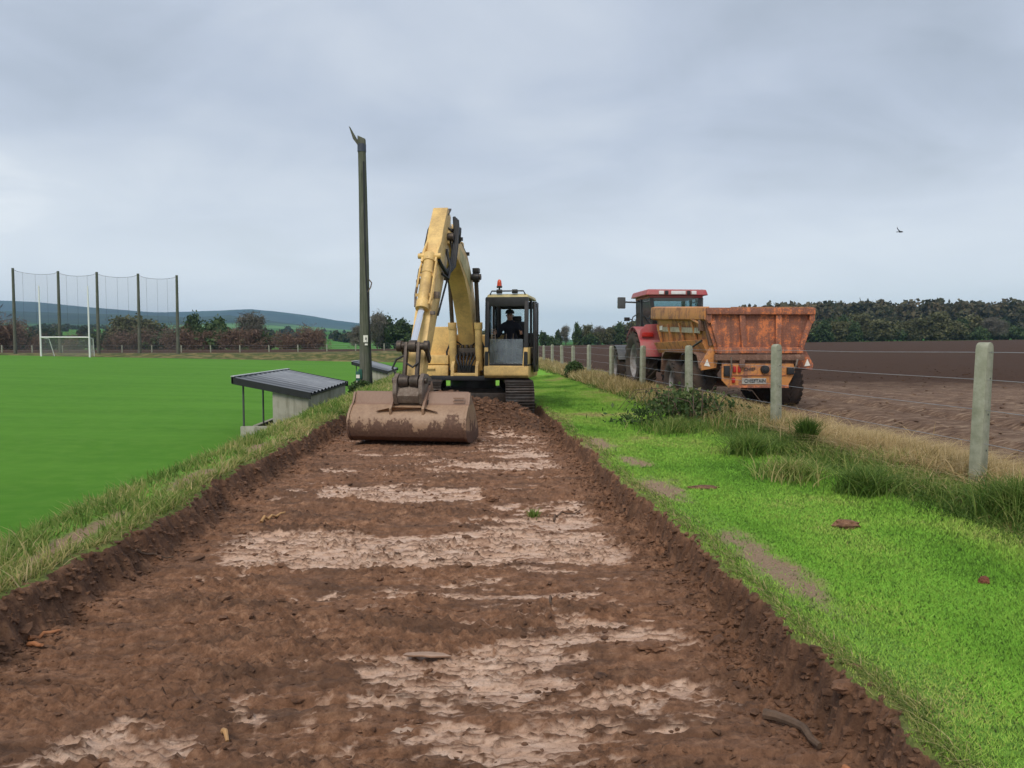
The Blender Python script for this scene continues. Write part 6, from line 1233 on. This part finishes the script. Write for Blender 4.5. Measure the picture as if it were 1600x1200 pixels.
for k, px, Y, hp, wd in (('russet', -60, 141, 62, 1), ('russet', -5, 140, 60, 1.0), ('russet', 20, 141, 55, 0.8), ('bush', 40, 143, 34, 0.9), ('russet', 66, 141, 30, 1), ('bush', 95, 142, 28, 1), ('russet', 118, 141, 30, 1), ('bush', 150, 142, 32, 1), ('olive', 195, 146, 58, 0.9), ('russet', 182, 141, 36, 1), ('olive', 232, 146, 58, 1.0), ('russet', 222, 141, 40, 1), ('bush', 250, 142, 34, 1), ('green', 302, 148, 62, 0.55), ('russet', 282, 141, 44, 1), ('russet', 318, 141, 38, 1), ('bush', 338, 142, 52, 0.9), ('green', 340, 148, 56, 0.6), ('bare', 392, 147, 66, 0.9), ('russet', 362, 141, 42, 1), ('russet', 400, 141, 40, 1), ('bush', 420, 142, 30, 0.8), ('russet', 446, 141, 34, 1), ('russet', 476, 141, 44, 0.9), ('russet', 492, 142, 42, 0.8), ('bare', 556, 150, 44, 0.8), ('bare', 590, 150, 62, 0.7), ('green', 602, 152, 58, 0.8), ('green', 630, 152, 50, 0.9), ('bush', 655, 150, 40, 1), ('bush', 690, 152, 36, 1)):
    tree(k, px, Y, hp * (0.80 if k in ('russet', 'bush') else 0.9), LB[k], 'hedge beyond the pitch, ' + k, wd * 1.1)
LB2 = {'green': 'dark green tree in line beside tractor', 'olive': 'olive tree in line beside tractor', 'bare': 'bare pale tree in line beside tractor', 'bush': 'low green bush in line beside tractor'}
for k, px, Y, hp, wd in (('olive', 760, 212, 28, 1), ('green', 800, 212, 30, 1), ('green', 850, 212, 22, 1), ('bush', 862, 211, 14, 1), ('bare', 884, 213, 30, 0.8), ('green', 872, 214, 24, 0.6), ('green', 902, 213, 34, 0.6), ('olive', 916, 214, 32, 0.7), ('bush', 922, 211, 16, 1), ('bare', 935, 214, 30, 0.9), ('olive', 934, 213, 24, 0.8), ('olive', 950, 214, 28, 0.9), ('green', 966, 215, 34, 0.8), ('olive', 985, 216, 36, 1), ('green', 1010, 216, 38, 1), ('olive', 1040, 217, 36, 1)):
    tree(k, px, Y, hp, LB2[k], 'tree line left of the tractor, ' + k, wd)
LB3 = {'green': 'dark green tree edging the tilled field', 'olive': 'olive autumn tree edging the tilled field', 'bush': 'low green bush edging the tilled field', 'bare': 'bare tree edging the tilled field'}
for i, px in enumerate(range(1085, 1690, 13)):
    k = random.choice(['green', 'olive', 'olive', 'bush', 'olive', 'bare', 'green']); Y = 222 + random.uniform(-6, 14); tree(k, px + random.uniform(-6, 6), Y, {'green': 36, 'olive': 40, 'bush': 20, 'bare': 40}[k] * random.uniform(0.75, 1.15), LB3[k], 'row along the tilled field, ' + k, random.uniform(0.9, 1.3))
ORD = 'first second third fourth fifth sixth seventh eighth ninth tenth eleventh twelfth thirteenth fourteenth fifteenth sixteenth seventeenth eighteenth nineteenth twentieth'.split() + ['twenty-' + w_ for w_ in 'first second third fourth fifth sixth seventh eighth ninth'.split()]
def number_labels():
    by = {}
    for o in COL.objects:
        if o.type == 'EMPTY' and 'ranked' in o: by.setdefault(o['label'], []).append(o)
    for lb, os_ in by.items():
        os_.sort(key=lambda o: o.location.x / o.location.y)
        for i, o in enumerate(os_):
            if len(os_) > 1: o['label'] = lb + ', ' + (ORD[i] + ' of its kind from the left' if i < len(os_) - 1 else 'last of its kind to the right')
            del o['ranked']
number_labels()
def mass(name, label, N, fx, fy, hfun, keys, keep=0.18, lsc=2.0, col=None):
    VS, TS = [], []
    for i in range(N):
        X, Y = fx(i), fy(i); _, _, H, V_, t_ = random.choice(KINDS[random.choice(keys)]); s = hfun(X, Y) / H; q = V_.reshape(-1, 4, 3); kp = rng.random(len(q)) < keep
        q = q[kp]; cen = q.mean(1, keepdims=True); q = cen + (q - cen) * lsc; a0 = rng.uniform(0, 6.28); C_, S_ = math.cos(a0), math.sin(a0)
        q = np.stack([q[..., 0] * C_ - q[..., 1] * S_, q[..., 0] * S_ + q[..., 1] * C_, q[..., 2]], -1) * s
        q = q + np.array([X, Y, float(terrain(np.array([X]), np.array([Y]))[0]) - 0.5]); VS.append(q.reshape(-1, 3)); TS.append(np.clip(t_.reshape(-1, 4)[kp] + rng.normal(0, 0.22), 0, 1).ravel())
    V_ = np.concatenate(VS); o = np_mesh(name, V_, np.arange(len(V_)).reshape(-1, 4), col, None, {'tint': np.concatenate(TS)}, False); kind(o, 'stuff'); o['label'] = label; o['category'] = 'wood'; return o
M_WOOD = leafy('autumn woodland', [(0.0, (0.032, 0.042, 0.022)), (0.35, (0.070, 0.070, 0.036)), (0.65, (0.110, 0.095, 0.055)), (1.0, (0.155, 0.125, 0.075))], 0.8, 0.15)
mass('woodland', 'broad autumn wood covering the low hill behind the tilled field', 470, lambda i: random.uniform(70, 430), lambda i: 325 + 150 * random.random() ** 1.3, lambda X, Y: random.uniform(11, 13.5) * float(sst(60, 110, np.array(X)) * 0.5 + 0.5), ['olive', 'green'], 0.11, 1.9, M_WOOD)
M_FARH = leafy('far hedges', [(0.0, (0.016, 0.026, 0.014)), (0.5, (0.035, 0.048, 0.022)), (1.0, (0.08, 0.075, 0.04))], 0.8, 0.1)
hx_ = []
for Y0, n, sp in ((300, 50, 14), (420, 55, 16), (560, 65, 20), (760, 70, 28), (1000, 70, 40)):
    for k in range(n): hx_.append((random.uniform(-0.72, 0.0) * Y0, Y0 + random.gauss(0, sp)))
mass('far_hedges', 'far hedgerows and trees scattered over the valley on the left', len(hx_), lambda i: hx_[i][0], lambda i: hx_[i][1], lambda X, Y: random.uniform(2.5, 6.5), ['olive', 'green', 'bush'], 0.05, 3.2, M_FARH)

# ================================================================ HAZE
a = NT('haze'); pv = a.n('ShaderNodeVolumePrincipled'); pv.inputs['Color'].default_value = (0.48, 0.72, 1.0, 1); pv.inputs['Density'].default_value = 0.00015; pv.inputs['Anisotropy'].default_value = 0.2
a.done(pv.outputs[0], True)
m = MB(); m.box((0, 2900, 122), (10600, 6800, 256)); hzb = m.build('haze', a.m, None, 0, 0); hzb['kind'] = 'stuff'; hzb['label'] = 'pale blue haze filling the air over the valley'; hzb['category'] = 'haze'
